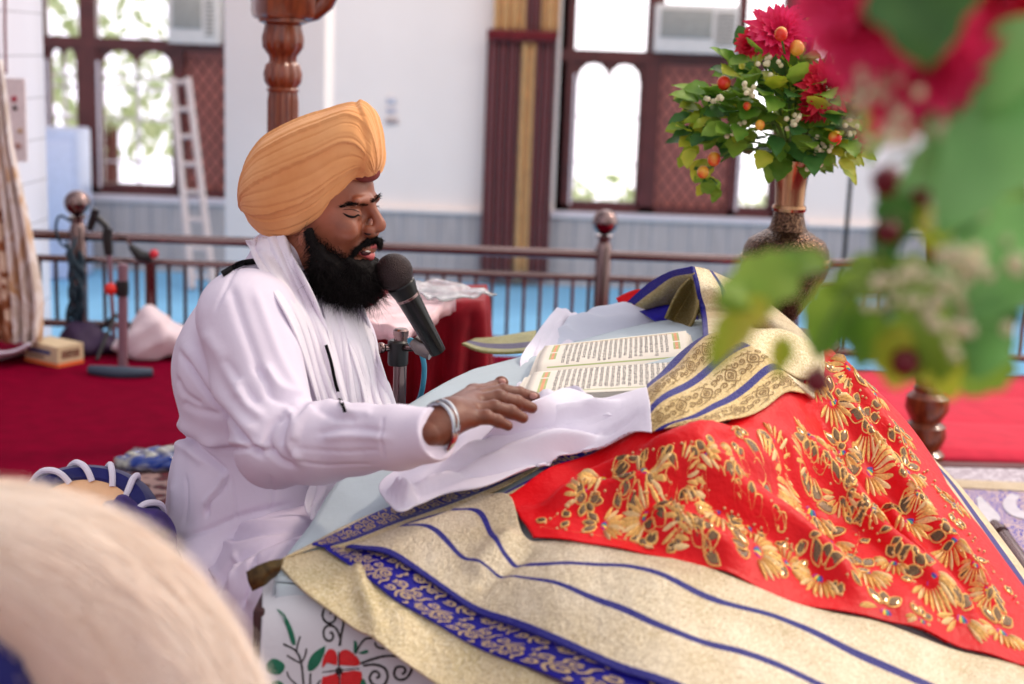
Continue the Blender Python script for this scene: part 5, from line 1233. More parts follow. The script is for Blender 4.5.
# ------------------------------------------------------------------ red draped table behind the microphone
tb = thing('table', 'low table under a pleated crimson velvet cloth behind the microphone', 'table', (P(400, 400, 4.2).x, 4.3, 0))
zt_ = .60; xr_ = PZ(484, 300, zt_).x; y0_, y1_ = 3.95, 4.28
xl_ = P(300, 320, 4.1).x
def velvet_table():
    G = []
    loop = []
    n = 300; per = [(xl_, y1_), (xl_, y0_), (xr_, y0_), (xr_, y1_)]
    pts = []
    segs = [((xl_, y0_), (xr_-.05, y0_)), ((xr_, y0_+.05), (xr_, y1_))]
    a = [(xl_+(xr_-.05-xl_)*f, y0_) for f in np.linspace(0, 1, 130)]; c = [(xr_-.05+.05*math.sin(t), y0_+.05-.05*math.cos(t)) for t in np.linspace(0.1, math.pi/2, 16)]; b = [(xr_, y0_+.05+(y1_-y0_-.05)*f) for f in np.linspace(.01, 1, 120)]
    line = np.array(a+c+b); t = np.gradient(line, axis=0); nn = np.stack([t[:, 1], -t[:, 0]], 1)/np.maximum(np.hypot(t[:, 0], t[:, 1]), 1e-9)[:, None]
    s_ = np.r_[0, np.cumsum(np.hypot(*np.diff(line, axis=0).T))]
    rows = []
    ctr = np.array([(xl_+xr_)/2-.1, y1_-.1])
    for f in np.linspace(0, 1, 8): p = line*(1)+(ctr-line)*(1-f)*.98; rows.append(np.c_[p, np.full(len(p), zt_+.004*np.sin(p[:, 0]*20)*np.sin(p[:, 1]*17))])
    for f in np.linspace(.04, 1, 26):
        amp = .004+.028*f**.7; off = amp*np.sin(s_*2*math.pi/.075+.5*np.sin(s_*9)+f)+.01*f; rows.append(np.c_[line+nn*off[:, None], np.full(len(line), zt_-.01-(zt_-.17)*f+.006*np.sin(s_*9)*f)])
    return np.array(rows)
vel = fabric('crimson_velvet', (140, 4, 26), .25, 400, .6, .05)
grid_mesh('velvet_cloth', velvet_table(), vel, tb, thick=.004)
MB().box(xl_+.01, xr_-.02, y0_+.02, y1_-.02, zt_-.03, zt_-.006).build('tabletop', M['mahogany'], tb)
for x in (xl_+.05, xr_-.08):
    for y in (y0_+.07, y1_-.07): MB().tube([(x, y, 0), (x, y, zt_-.03)], .022, 8).build('leg', M['mahogany'], tb)
pk = MB(); zb_ = zt_+.006
pinkm = simple('pink_print_paper', (236, 196, 200), .35, var=.14, scale=26)
def slab(px, zz, th, name, mat, parent, wr=.003):
    pts = [PZ(x, y, zz) for x, y in px]; n = 30; R_ = [[tuple(pts[0]), tuple(pts[1])], [tuple(pts[3]), tuple(pts[2])]]; K = grid_interp(R_, n, n); K[..., 2] += wr*np.sin(K[..., 0]*60+2*np.sin(K[..., 1]*40))
    return grid_mesh(name, K, mat, parent, thick=th)
o = slab([(352, 318), (405, 330), (456, 297), (404, 283)], zt_+.045, .036, 'paper_bundle', pinkm, None); tag(o, 'pinkish printed bundle in clear wrapping lying on the crimson table', 'bundle')
plas = NT('clear_plastic'); plas.set(Roughness=.12, IOR=1.3); plas.b.inputs['Transmission Weight'].default_value = .75; plas.b.inputs['Base Color'].default_value = (.9, .92, .95, 1); plas.bump(plas.noise(plas.coord(), 40, 3), .9, .01)
o = slab([(398, 287), (440, 300), (497, 292), (430, 279)], zt_+.062, .004, 'plastic_bag', plas.m, None, .006); tag(o, 'crinkled clear plastic bag lying across the bundle on the crimson table', 'bag')
# ------------------------------------------------------------------ at the left railing post: stands, cables, box, bundle
def zf(px, py): return PZ(px, py, 0)
st = zf(118, 370)
s1 = thing('microphone_stand', 'short grey microphone stand with red clamp knob on a black crescent foot', 'microphone stand', (st.x, st.y, 0))
ft = MB(); a = zf(90, 374); b_ = zf(153, 377); n = 24
ft.tube([(a.x+(b_.x-a.x)*f, a.y+(b_.y-a.y)*f-.03*math.sin(math.pi*f), .018) for f in np.linspace(0, 1, 14)], [.018+.008*math.sin(math.pi*f) for f in np.linspace(0, 1, 14)], 10); ft.build('foot', simple('slate_foot', (52, 66, 84), .5), s1)
t0, t1 = (st.x+.02, st.y, .02), P(123, 264, st.y)
pipe = simple('grey_pink_pipe', (140, 106, 118), .4, metal=.3)
MB().tube([t0, t1], .020, 12).build('pole', pipe, s1)
c = P(122, 288, st.y); MB().lathe([(.026, -.03), (.028, 0), (.026, .03)], (c.x, c.y, c.z), 14).build('clamp', M['blackplastic'], s1)
MB().ball(P(111, 289, st.y-.02), .025, 12, 8).build('clamp_knob', simple('red_knob', (226, 40, 30), .4), s1)
st2 = zf(116, 352)
s2_ = thing('microphone_stand', 'thin folded boom stand carrying a black microphone clip beside the left railing post', 'microphone stand', (st2.x, st2.y, 0))
a, b_ = P(115, 355, st2.y), P(109, 250, st2.y); MB().tube([(a.x, a.y, .0), b_], .0095, 10).build('pole', pipe, s2_)
MB().tube([P(109, 255, st2.y), P(107, 238, st2.y), P(108, 228, st2.y)], [.018, .022, .02], 10).build('swivel_joint', M['blackplastic'], s2_)
MB().tube([P(108, 228, st2.y), P(100, 220, st2.y), P(95, 216, st2.y)], .013, 10).build('boom_arm', M['blackplastic'], s2_)
MB().tube([P(96, 209, st2.y), P(93, 219, st2.y), P(89, 230, st2.y)], [.018, .017, .014], 10).build('mic_clip', M['blackplastic'], s2_)
for k in range(3):
    w = 2.1*k+.4; MB().tube([(st2.x, st2.y, .16), (st2.x+.2*math.cos(w), st2.y+.2*math.sin(w), .008)], .008, 8).build('leg', M['blackplastic'], s2_)
# tangle of cables round the post
g = np.random.default_rng(12)
cabm = simple('dark_teal_cable', (24, 50, 66), .5)
cbl = thing('cable_bundle', 'tangled dark cables wound round the left railing post', 'cable', (P(75, 345, 5.9).x, 5.92, 0))
for k in range(9):
    px = 70+g.uniform(-4, 14); pts = []; y = 225+g.uniform(-10, 30)
    pts.append(tuple(P(px, y, 5.9)))
    for j in range(7):
        y += g.uniform(12, 20); pts.append(tuple(P(76+g.uniform(-9, 9), min(y, 335), 5.9+g.uniform(-.04, .0))))
    pts.append(tuple(P(76+g.uniform(-22, 34), 338, 5.88))); MB().tube(cr_interp(pts, 60), .0075, 6).build('cable_strand', cabm, cbl)
MB().tube(cr_interp([tuple(P(*c_, 5.9)) for c_ in ((72, 222), (60, 216), (56, 228), (60, 242), (70, 250))], 30), .006, 6).build('cable_strand', cabm, cbl)
# black clamp-on items on the railing
rc_ = thing('clamp', 'small black clamp with a red tip hanging on the railing beside the boom stand', 'clamp', tuple(P(146, 256, 5.95)))
MB().tube([P(130, 246, 5.93), P(140, 256, 5.93), P(152, 258, 5.93)], [.012, .026, .02], 10).build('clamp_body', M['blackplastic'], rc_)
MB().ball(P(154, 254, 5.92), .02, 10, 8).build('red_tip', simple('red_tip', (206, 30, 50), .4), rc_); MB().tube([P(132, 246, 5.93), P(126, 240, 5.93)], .007, 6).build('lever', M['steel'], rc_)
# purple cloth lump and carton
cl_ = SDF(np.array(zf(68, 360))-.25, np.array(zf(98, 360))+.25, .01); c = np.array(zf(83, 352)); cl_.ell(c+np.array((0, 0, .06)), (.09, .08, .075), None, .03).ell(c+np.array((.03, .0, .03)), (.12, .1, .05), None, .03)
V, Q = cl_.mesh(); N_ = vnormals(V, Q); V = V+N_*(.008*np.sin(V[:, 0]*60)*np.sin(V[:, 2]*50+1))[:, None]; V[:, 2] = np.maximum(V[:, 2], .004); V = relax(V, Q, 1)
tag(obj('folded_bag', (V, Q), simple('dark_purple', (52, 30, 66), .7)), 'dark purple cloth bag slumped at the foot of the left railing post', 'bag')
ca, cb, cc_ = zf(26, 362), zf(52, 366), zf(76, 350)
def carton():
    f = (zf(52, 367)-zf(25, 361)); e = (zf(75, 354)-zf(52, 367)); e = Vector((f.y*-1, f.x, 0)).normalized()*.13; o = zf(25, 361)
    f = f.normalized()*.2; h_ = .085
    V = [o, o+f, o+f+e, o+e]; V = [Vector((v.x, v.y, .002)) for v in V]+[Vector((v.x, v.y, h_)) for v in V]
    t = thing('carton', 'small cream cardboard carton with blue and brown print on the carpet by the tiled pillar', 'box', (o.x, o.y, 0))
    MB().add(V, [(0, 3, 2, 1), (4, 5, 6, 7), (0, 1, 5, 4), (1, 2, 6, 5), (2, 3, 7, 6), (3, 0, 4, 7)]).build('carton_body', simple('carton_cream', (206, 184, 150), .6), t, smooth=False)
    def face(p0, d, mats, nrm):
        for (u0, u1, z0, z1, rgb) in mats:
            q_ = [p0+d*u0+nrm, p0+d*u1+nrm, p0+d*u1+nrm, p0+d*u0+nrm]; zz = (z0, z0, z1, z1)
            MB().add([(v.x, v.y, z_*h_) for v, z_ in zip(q_, zz)], [(0, 1, 2, 3)]).build('printed_panel', simple('print', rgb, .6), t, smooth=False)
    nf = -e.normalized()*.0015; nr = f.normalized()*.0015
    face(o, f, [(.0, 1, .02, .2, (232, 110, 50)), (.12, .8, .55, .75, (60, 70, 120)), (.12, .6, .35, .45, (120, 90, 80))], nf); face(o+f, e, [(.0, 1, .02, .2, (232, 110, 50)), (.15, .85, .4, .78, (130, 88, 70)), (.3, .7, .5, .68, (214, 196, 160))], nr)
carton()
bd_ = SDF(np.array(zf(150, 350))-.5, np.array(zf(150, 350))+.6, .012); c = np.array(zf(151, 358)); S_l = .7
bd_.ell(c+np.array((.0, .0, .09)), (.10, .11, .11), None, .03).ell(c+np.array((-.01, .02, .15)), (.05, .07, .07), None, .03).ell(c+np.array((.09, .03, .06)), (.12, .1, .07), None, .05).ell(c+np.array((-.10, .04, .04)), (.08, .08, .05), None, .05)
V, Q = bd_.mesh(); N_ = vnormals(V, Q); g = np.random.default_rng(5)
V = V+N_*(sum(.010*(1-np.abs(np.sin(V@g.normal(size=3)*13+g.uniform(0, 6)+np.sin(V@g.normal(size=3)*9)))) for _ in range(6))-.03)[:, None]; V[:, 2] = np.maximum(V[:, 2], .003); V = relax(V, Q, 1, .4)
tag(obj('cloth_bundle', (V, Q), fabric('white_bundle', (226, 206, 214), .02, 600)), 'crumpled white cloth bundle on the carpet behind the reader, by the railing', 'bundle')
# ------------------------------------------------------------------ curtain cloth hanging beside the tiled pillar, notice on the tiles
yq = 5.6
dr = thing('drape', 'gold and white patterned drape hanging down against the tiled pillar at the left edge', 'drape', (P(10, 335, yq).x, yq, 0))
dm_ = NT('patterned_drape'); dm_.set(Roughness=.7); nz = dm_.noise(dm_.coord('Object', (1, 1, .6)), 9, 2, .5, 1.2); dm_.col(dm_.ramp(nz, [(.40, srgb((206, 188, 176))), (.5, srgb((232, 222, 220))), (.66, srgb((196, 150, 104)))]))
db_ = NT('brown_drape'); db_.set(Roughness=.6); nz = db_.noise(db_.coord(), 8, 2, .5, 1.5); db_.col(db_.ramp(nz, [(.4, srgb((120, 62, 28))), (.5, srgb((150, 84, 44))), (.58, srgb((226, 200, 176)))]))
def hang(name, top, bot, mat, amp, nple, seed, z_floor=None):
    rows = []
    for j in range(24):
        f = j/23; xl = np.interp(f, [q_[0] for q_ in top], [q_[1] for q_ in top]); xr = np.interp(f, [q_[0] for q_ in bot], [q_[1] for q_ in bot]); row = []
        for i in range(50):
            u = i/49; py = 60+(342-60)*f; p = P(xl+(xr-xl)*u, py, yq); row.append((p.x, p.y+amp*math.sin(u*nple*6.28+seed+f)*(.4+.6*f), max(p.z, .01)))
        rows.append(row)
    return grid_mesh(name, np.array(rows), mat, dr, thick=.004)
hang('white_drape', [(0, -14), (1, 12)], [(0, 2), (.3, 12), (.6, 30), (.85, 42), (1, 40)], dm_.m, .03, 3, 0)
hang('brown_drape', [(0, -30), (1, -30)], [(0, -15), (.5, 0), (.75, 12), (1, 18)], db_.m, .02, 3, 1)
sk = patch3('white_sheet', [[(-12, 352, 5.5), (12, 350, 5.5), (30, 342, 5.5)], [('w', *zf(-12, 362)), ('w', *zf(12, 356)), ('w', *zf(34, 348))]], 20, 8, M['whitecloth'], dr, thick=.01)
nt_ = thing('wall_poster', 'small pale notice with red and black marks stuck on the tiled pillar', 'notice', tuple(P(14, 120, 6.48)))
a, b_ = P(3, 78, 6.48), P(27, 162, 6.48); MB().box(a.x, b_.x, 6.480, 6.497, b_.z, a.z).build('paper', simple('notice_paper', (232, 214, 214), .6), nt_, smooth=False)
for (x, y, r_, rgb) in ((14, 99, .014, (176, 30, 60)), (15, 108, .012, (70, 50, 50)), (20, 131, .012, (190, 150, 110)), (18, 146, .016, (186, 140, 130))):
    MB().ball(P(x, y, 6.478), r_, 12, 6, (r_, .002, r_)).build('printed_mark', simple('mark', rgb, .6), nt_)
wr_c = MB().tube([P(5, -20, 6.47), P(5, 30, 6.47), P(6, 74, 6.47)], .006, 6).build('hanging_wire', simple('maroon_wire', (130, 50, 60), .5)); tag(wr_c, 'maroon wire running down the tiled pillar above the notice', 'wire')
# ------------------------------------------------------------------ rug, packet, tabla-like drum and the fly whisk at the lower left
rgm = NT('patterned_rug'); rgm.set(Roughness=.9); vv = rgm.n('ShaderNodeTexVoronoi'); vv.inputs['Scale'].default_value = 24; rgm.l(rgm.coord(), vv.inputs['Vector']); rgm.col(rgm.ramp(vv.outputs['Distance'], [(.2, srgb((96, 26, 36))), (.4, srgb((60, 22, 34))), (.6, srgb((150, 120, 116)))]))
def flat(name, px, z, th, mat, parent=None):
    pts = [PZ(x, y, z) for x, y in px]; n = len(pts); V = [(p.x, p.y, z) for p in pts]+[(p.x, p.y, z-th) for p in pts]
    return obj(name, (V, [tuple(range(n))[::-1], tuple(range(n, 2*n))]+[(i, (i+1) % n, n+(i+1) % n, n+i) for i in range(n)]), mat, parent, smooth=False)
rug = thing('rug', 'dark red rug with a speckled border beside the reader, behind the white whisk', 'rug', tuple(zf(120, 480)))
flat('rug_field', [(84, 500), (150, 453), (330, 470), (300, 640), (60, 640), (30, 540)], .012, .01, rgm.m, rug)
spm = NT('speckled_border'); spm.set(Roughness=.9); n_ = spm.noise(spm.coord(), 90, 2, .7); spm.col(spm.ramp(n_, [(.42, srgb((46, 40, 56))), (.5, srgb((150, 130, 140))), (.58, srgb((70, 60, 80)))]))
flat('rug_border', [(60, 502), (84, 508), (152, 458), (150, 449), (135, 447)], .014, .004, spm.m, rug)
pb = SDF(np.array(PZ(150, 465, .02))-.25, np.array(PZ(150, 465, .02))+.25, .006); c = np.array(PZ(150, 462, .03)); pb.ell(c, (.11, .06, .03), None, .01).ell(c+np.array((.06, .03, .01)), (.09, .05, .032), None, .02)
V, Q = pb.mesh(); N_ = vnormals(V, Q); V = V+N_*(.004*np.sin(V[:, 0]*130+2*np.sin(V[:, 1]*90)))[:, None]; V[:, 2] = np.maximum(V[:, 2], .014)
bt = NT('packet'); bt.set(Roughness=.12); bt.col(bt.ramp(bt.noise(bt.coord('Object', (1, 1, 3)), 9, 2), [(.42, srgb((20, 50, 130))), (.52, srgb((150, 150, 150))), (.62, srgb((196, 200, 180)))]))
tag(obj('plastic_packet', (V, Q), bt.m), 'shiny blue and silver plastic packet on the rug behind the reader', 'packet')
# navy drum ring with white straps round a pale orange head
dc = P(84, 517, 2.62); 
dz = dc.z
drm = thing('drum', 'drum with navy blue padded rim, white straps and pale orange head, behind the whisk', 'drum', (dc.x, dc.y, 0))
Rd = Matrix.Translation(dc) @ Matrix.Rotation(math.radians(24), 4, 'X') @ Matrix.Rotation(math.radians(8), 4, 'Y') @ Matrix.Diagonal((.78, .78, 1, 1))
nav = fabric('navy_velvet', (24, 26, 96), .2, 500, .7, .25)
def lz(prof, name, mat, par, n=64, R=Rd):
    mb = MB().lathe(prof, (0, 0, 0), n); mb.V = [tuple(R @ Vector(v)) for v in mb.V]; return mb.build(name, mat, par)
lz([(.17, -.09), (.19, -.06), (.195, -.02), (.18, .01), (.15, .025), (.12, .02), (.115, .008)], 'padded_rim', nav, drm)
lz([(.002, .012), (.118, .014), (.12, .0)], 'drum_head', simple('peach_hide', (238, 186, 140), .6), drm)
lz([(.19, -.062), (.197, -.058), (.19, -.05)], 'piping', simple('tan_piping', (206, 150, 100), .6), drm)
lz([(.13, -dz+.02), (.17, -.25), (.175, -.09)], 'drum_shell', nav, drm)
for w in np.radians([58, 84, 112, 140, 20, 200, 250, 300]):
    pts = [Rd @ Vector((r_*math.cos(w+o_), r_*math.sin(w+o_), z_)) for r_, z_, o_ in ((.112, .014, -.30), (.13, .027, -.2), (.15, .031, -.1), (.18, .017, 0), (.197, -.015, .08), (.196, -.05, .12))]
    MB().tube(cr_interp([tuple(p) for p in pts], 16), .0065, 8).build('strap', M['whitecloth'], drm)
pu = SDF(np.array(P(165, 545, 2.6))-.2, np.array(P(165, 545, 2.6))+.2, .006); c = np.array(P(156, 528, 2.62)); pu.chain([c+np.array((-.07, 0, .03)), c, c+np.array((.04, 0, -.08))], [.03, .028, .02], .01)
V, Q = pu.mesh(); N_ = vnormals(V, Q); V = V+N_*(.005*np.sin(V[:, 0]*150+V[:, 2]*130))[:, None]; obj('drum_cover', (V, Q), simple('violet_cloth', (62, 44, 110), .8, var=.3, scale=60), drm)
# ---- whisk of long white hair
wk = thing('fly_whisk', 'large fluffy cream white hair fly whisk fanned out at the lower left foreground', 'whisk', tuple(P(-60, 700, 1.5)))
YW_ = 1.45
hm = NT('whisk_hair'); hm.set(Roughness=.7); hm.b.inputs['Specular IOR Level'].default_value = .2; hm.b.inputs['Sheen Weight'].default_value = .15
hm.col(hm.ramp(hm.noise(hm.coord('Object', (1, 1, 1)), 5, 2), [(.35, srgb((252, 238, 226))), (.65, srgb((255, 248, 240)))]))
wu = [(-60, 492), (-20, 490), (30, 492), (80, 504), (130, 528), (175, 562), (215, 605), (245, 650), (268, 700), (285, 760)]
wl = [(-60, 560), (-45, 580), (-30, 610), (-15, 640), (5, 670), (20, 700), (40, 730), (60, 760), (80, 790), (100, 820)]
ns_, nt2 = 120, 90; Uw = cr_interp(wu, ns_); Lw = cr_interp(wl, ns_); Vw = np.zeros((ns_, nt2, 3))
for i in range(ns_):
    a = np.array(P(*Uw[i], YW_)); b_ = np.array(P(*Lw[i], YW_)); c = (a+b_)/2; hf_ = (a-b_)/2; th = np.linspace(0, 2*math.pi, nt2, endpoint=False)
    wd = .08; d = 1+.012*np.sin(th*9+2*math.sin(i/30))+.005*np.sin(th*31+3*math.sin(i/28)); Vw[i] = c+hf_*(np.cos(th)*d)[:, None]+np.array((0, -1, 0))*(wd*np.sin(th)*d)[:, None]
tr_ = hm.n('ShaderNodeBsdfTranslucent'); tr_.inputs['Color'].default_value = srgb((252, 232, 214)); mx_ = hm.n('ShaderNodeMixShader'); mx_.inputs[0].default_value = .35; hm.l(hm.b.outputs[0], mx_.inputs[1]); hm.l(tr_.outputs[0], mx_.inputs[2]); hm.l(mx_.outputs[0], hm.t.nodes['Material Output'].inputs['Surface'])
core = obj('hair_mass', (Vw.reshape(-1, 3), [(i*nt2+j, i*nt2+(j+1) % nt2, (i+1)*nt2+(j+1) % nt2, (i+1)*nt2+j) for i in range(ns_-1) for j in range(nt2)]), hm.m, wk)
g = np.random.default_rng(2); V = []; Fc = []
for _ in range(16000):
    j = g.integers(0, nt2); i = g.integers(0, ns_-2); ln = int(g.uniform(10, 26)); out = g.uniform(.0, .022)*g.uniform(0, 1)**3; kk = len(V); c0 = (Vw[i, j]+Vw[i, (j+nt2//2) % nt2])/2; o_ = None; steps = 5
    dj = g.uniform(-2.5, 2.5)
    for s_ in range(steps+1):
        f = s_/steps; ii = min(ns_-1, i+int(ln*f)); jj = int(j+dj*f) % nt2; p = Vw[ii, jj]; nrm = p-(Vw[ii, jj]+Vw[ii, (jj+nt2//2) % nt2])/2; nrm = nrm/np.linalg.norm(nrm); p = p+nrm*(.0005+out*math.sin(math.pi*(.15+.85*f)*.6)); w = .0006*(1-.7*f); tdir = np.cross(nrm, Vw[min(ii+1, ns_-1), jj]-Vw[max(ii-1, 0), jj]); tdir /= max(np.linalg.norm(tdir), 1e-9)
        V += [p-tdir*w, p+tdir*w]
    Fc += [(kk+2*s_, kk+2*s_+1, kk+2*s_+3, kk+2*s_+2) for s_ in range(steps)]
ho = obj('loose_hair', (V, Fc), hm.m, wk, smooth=False); ho['kind'] = 'stuff'
# handle in the corner: dark blue cloth sleeve
MB().tube([P(-70, 560, 1.42), P(-25, 630, 1.40), P(-2, 672, 1.38), P(20, 720, 1.38)], [.035, .035, .035, .03], 16).build('handle_cover', nav, wk)
hb_ = P(20, 720, 1.38); MB().tube([hb_, (hb_.x+.02, hb_.y+.02, hb_.z-.1), (hb_.x+.05, hb_.y+.05, .005)], [.03, .014, .012], 12).build('handle', M['turned'], wk)
# ------------------------------------------------------------------ right side: floor cloth, steel sword
pc_ = NT('blue_gold_print'); pc_.set(Roughness=.55, Metallic=.15)
vo = pc_.n('ShaderNodeTexVoronoi'); vo.inputs['Scale'].default_value = 15; pc_.l(pc_.coord(), vo.inputs['Vector']); nz = pc_.noise(pc_.coord(), 34, 3, .6, 1.5); mm = pc_.math('SINE', pc_.math('ADD', pc_.math('MULTIPLY', vo.outputs['Distance'], 34), pc_.math('MULTIPLY', nz, 16)))
pc_.col(pc_.mix(pc_.math('GREATER_THAN', mm, .25), srgb((206, 178, 176)), srgb((62, 56, 176))))
fcloth = thing('floor_cloth', 'blue and gold figured cloth spread on the floor beyond the red heap, under the sword', 'cloth', tuple(zf(1000, 540)))
flat('figured_field', [(930, 482), (1100, 490), (1300, 700), (1100, 760), (960, 620), (900, 500)], .012, .01, pc_.m, fcloth)
gb_ = brocade('floor_gold', gold=(206, 184, 150), gold2=(226, 208, 178), sparkle=.4)
flat('gold_border', [(925, 478), (1110, 486), (1118, 495), (930, 486)], .016, .004, gb_, fcloth)
sm = NT('silver_grey_mat'); sm.set(Roughness=.8); sm.col(sm.ramp(sm.noise(sm.coord(), 70, 2), [(.4, srgb((176, 160, 172))), (.6, srgb((222, 212, 220)))]))
o = flat('floor_mat', [(930, 465), (1150, 470), (1150, 488), (930, 482)], .008, .007, sm.m); tag(o, 'narrow silver grey mat between the coral mattress and the figured floor cloth', 'mat')
o = flat('mat_edging', [(930, 461), (1150, 466), (1150, 470.5), (930, 465.5)], .012, .011, M['mahogany']); tag(o, 'dark wooden strip along the near edge of the coral mattress', 'strip')
# crescent emblem
cr_p = []; 
for w in np.linspace(-2.3, .9, 30): cr_p.append((1030+27*math.cos(w+math.pi*.97), 504+15*math.sin(w+math.pi*.97)))
inner = [(1036+20*math.cos(w+math.pi*.97), 503+10.5*math.sin(w+math.pi*.97)) for w in np.linspace(.8, -2.2, 30)]
n = 30; Vc = [tuple(PZ(x, y, .0145)) for x, y in cr_p]+[tuple(PZ(x, y, .0145)) for x, y in inner[::-1]]
obj('crescent_motif', (Vc, [(i, i+1, n+i+1, n+i) for i in range(n-1)]), simple('silver_motif', (214, 206, 216), .4), fcloth, smooth=False)
swd = thing('sword', 'steel sword with broad pale hilt guard lying on the blue figured floor cloth', 'sword', tuple(PZ(1000, 540, .03)))
def prism(px, z0, z1, name, mat, par):
    b_ = [PZ(x, y, z0) for x, y in px]; n = len(b_); V = [(p.x, p.y, z0) for p in b_]+[(p.x, p.y, z1) for p in b_]
    return MB().add(V, [tuple(range(n)), tuple(range(n, 2*n))[::-1]]+[(i, (i+1) % n, n+(i+1) % n, n+i) for i in range(n)]).build(name, mat, par)
prism([(976, 501), (980, 500), (988, 508), (999, 519), (1000, 524), (990, 527), (982, 526), (978, 515)], .03, .042, 'hilt_guard', simple('pearl_guard', (216, 208, 214), .35, metal=.4), swd)
MB().tube([PZ(994, 524, .04), PZ(1004, 536, .04), PZ(1020, 558, .04), PZ(1050, 600, .04)], [.014, .019, .019, .018], 14).build('grip', M['steel'], swd)
MB().tube([PZ(1000, 531, .042), PZ(1002, 534, .042)], .022, 14).build('grip_ring', M['steel'], swd)
MB().tube([PZ(1050, 600, .04), PZ(1120, 690, .04)], [.016, .006], 10).build('blade', M['steel'], swd)
# gold border of the heap falling on the floor side
m_side = brocade('side_gold', stripes=((.30, .40), (.62, .72)), gold=(206, 184, 140), gold2=(236, 218, 184), sparkle=.6)
patch3('side_border', [[(905, 430, 3.05), (932, 470, 2.95), (958, 512, 2.8), (985, 556, 2.62), (1012, 598, 2.42), (1040, 650, 2.25)],
                       [(918, 448, 3.2), (945, 478, 3.1), (975, 520, 2.92), (1003, 560, 2.72), (1030, 600, 2.5), (1062, 650, 2.3)],
                       [(926, 462, 3.5), (960, 495, 3.3), (990, 530, 3.1), (1020, 570, 2.85), (1048, 610, 2.6), (1085, 655, 2.4)],
                       [('w', P(x_, y_, Y_).x, Y_, .02) for x_, y_, Y_ in ((926, 462, 3.5), (960, 495, 3.3), (990, 530, 3.1), (1020, 570, 2.85), (1048, 610, 2.6), (1085, 655, 2.4))]], 90, 36, brocade('side_gold2', stripes=((.36, .44),), gold=(206, 184, 140), gold2=(236, 218, 184), sparkle=.6), br, thick=.004)
# ------------------------------------------------------------------ brass vase
VY = 3.62
vb = P(786, 335, VY); vx = P(786, 250, VY).x
brass = NT('aged_brass'); brass.set(Roughness=.3, Metallic=.9); n_ = brass.noise(brass.coord(), 160, 4, .7)
brass.col(brass.ramp(n_, [(.35, srgb((58, 42, 36))), (.5, srgb((96, 70, 56))), (.68, srgb((150, 116, 90)))])); vz = brass.n('ShaderNodeTexVoronoi'); vz.inputs['Scale'].default_value = 150; brass.l(brass.coord(), vz.inputs['Vector']); brass.bump(vz.outputs['Distance'], .6, .004)
bright = simple('bright_brass', (170, 128, 96), .22, metal=.95)
def zz(py): return P(786, py, VY).z
z0v = zz(336)
side_t = thing('side_table', 'small wooden side table hidden behind the heap, carrying the brass vase', 'table', (vx, VY, 0))
MB().lathe([(.15, z0v-.03), (.155, z0v-.015), (.15, z0v)], (vx, VY, 0), 32).build('tabletop', M['mahogany'], side_t)
MB().lathe([(.13, 0), (.13, .02), (.03, .05), (.025, .3), (.04, z0v-.03)], (vx, VY, 0), 24).build('pedestal', M['mahogany'], side_t)
vs_ = thing('vase', 'dark engraved brass vase with a tall flared neck holding flowers', 'vase', (vx, VY, z0v))
k_ = 1/374*1.0
def R_(w): return w/2*k_*1.0
H_ = lambda py: zz(py)
MB().lathe([(R_(44), z0v+.001), (R_(46), z0v+.01), (R_(30), H_(326)), (R_(26), H_(320)), (R_(40), H_(310)), (R_(66), H_(292)), (R_(82), H_(270)), (R_(83), H_(262))], (vx, VY, 0), 48).build('lower_body', brass.m, vs_)
MB().lathe([(R_(84), H_(263)), (R_(86), H_(259)), (R_(84), H_(256))], (vx, VY, 0), 48).build('belly_band', bright, vs_)
MB().lathe([(R_(83), H_(257)), (R_(80), H_(248)), (R_(72), H_(240)), (R_(52), H_(234)), (R_(40), H_(230))], (vx, VY, 0), 48).build('shoulder', brass.m, vs_)
MB().lathe([(R_(40), H_(231)), (R_(34), H_(226)), (R_(29), H_(215)), (R_(28), H_(210))], (vx, VY, 0), 40).build('lower_neck', brass.m, vs_)
MB().lathe([(R_(31), H_(211)), (R_(33), H_(208)), (R_(31), H_(205))], (vx, VY, 0), 40).build('neck_band', bright, vs_)
MB().lathe([(R_(28), H_(206)), (R_(29), H_(190)), (R_(32), H_(175)), (R_(38), H_(164)), (R_(42), H_(160)), (R_(36), H_(161))], (vx, VY, 0), 40).build('flared_neck', bright, vs_)
# ------------------------------------------------------------------ leaves and blossoms
def leaf_geo(mb, c, d, up, L, W_, lobes=3, cup=.25, g=random):
    """lobed leaf: a grid bent along its length"""
    c = Vector(c); d = Vector(d).normalized(); s_ = d.cross(Vector(up)); s_ = s_.normalized() if s_.length > 1e-4 else d.orthogonal().normalized(); n_ = s_.cross(d).normalized()
    nu, nv = 12, 6; V = []
    for i in range(nu+1):
        f = i/nu; w = W_*.5*(math.sin(math.pi*min(1, f**.75)))**.8*(1+.22*abs(math.sin(lobes*math.pi*f)))*(1-.15*f)
        for j in range(-nv//2, nv//2+1):
            u = j/(nv/2); V.append(c+d*(L*f)+s_*(w*u)+n_*(cup*L*(-(f-.2)**2+.15*u*u)+.02*L*math.sin(9*f+u*2)))
    m = nv+1; mb.add(V, [(i*m+j, i*m+j+1, (i+1)*m+j+1, (i+1)*m+j) for i in range(nu) for j in range(nv)])
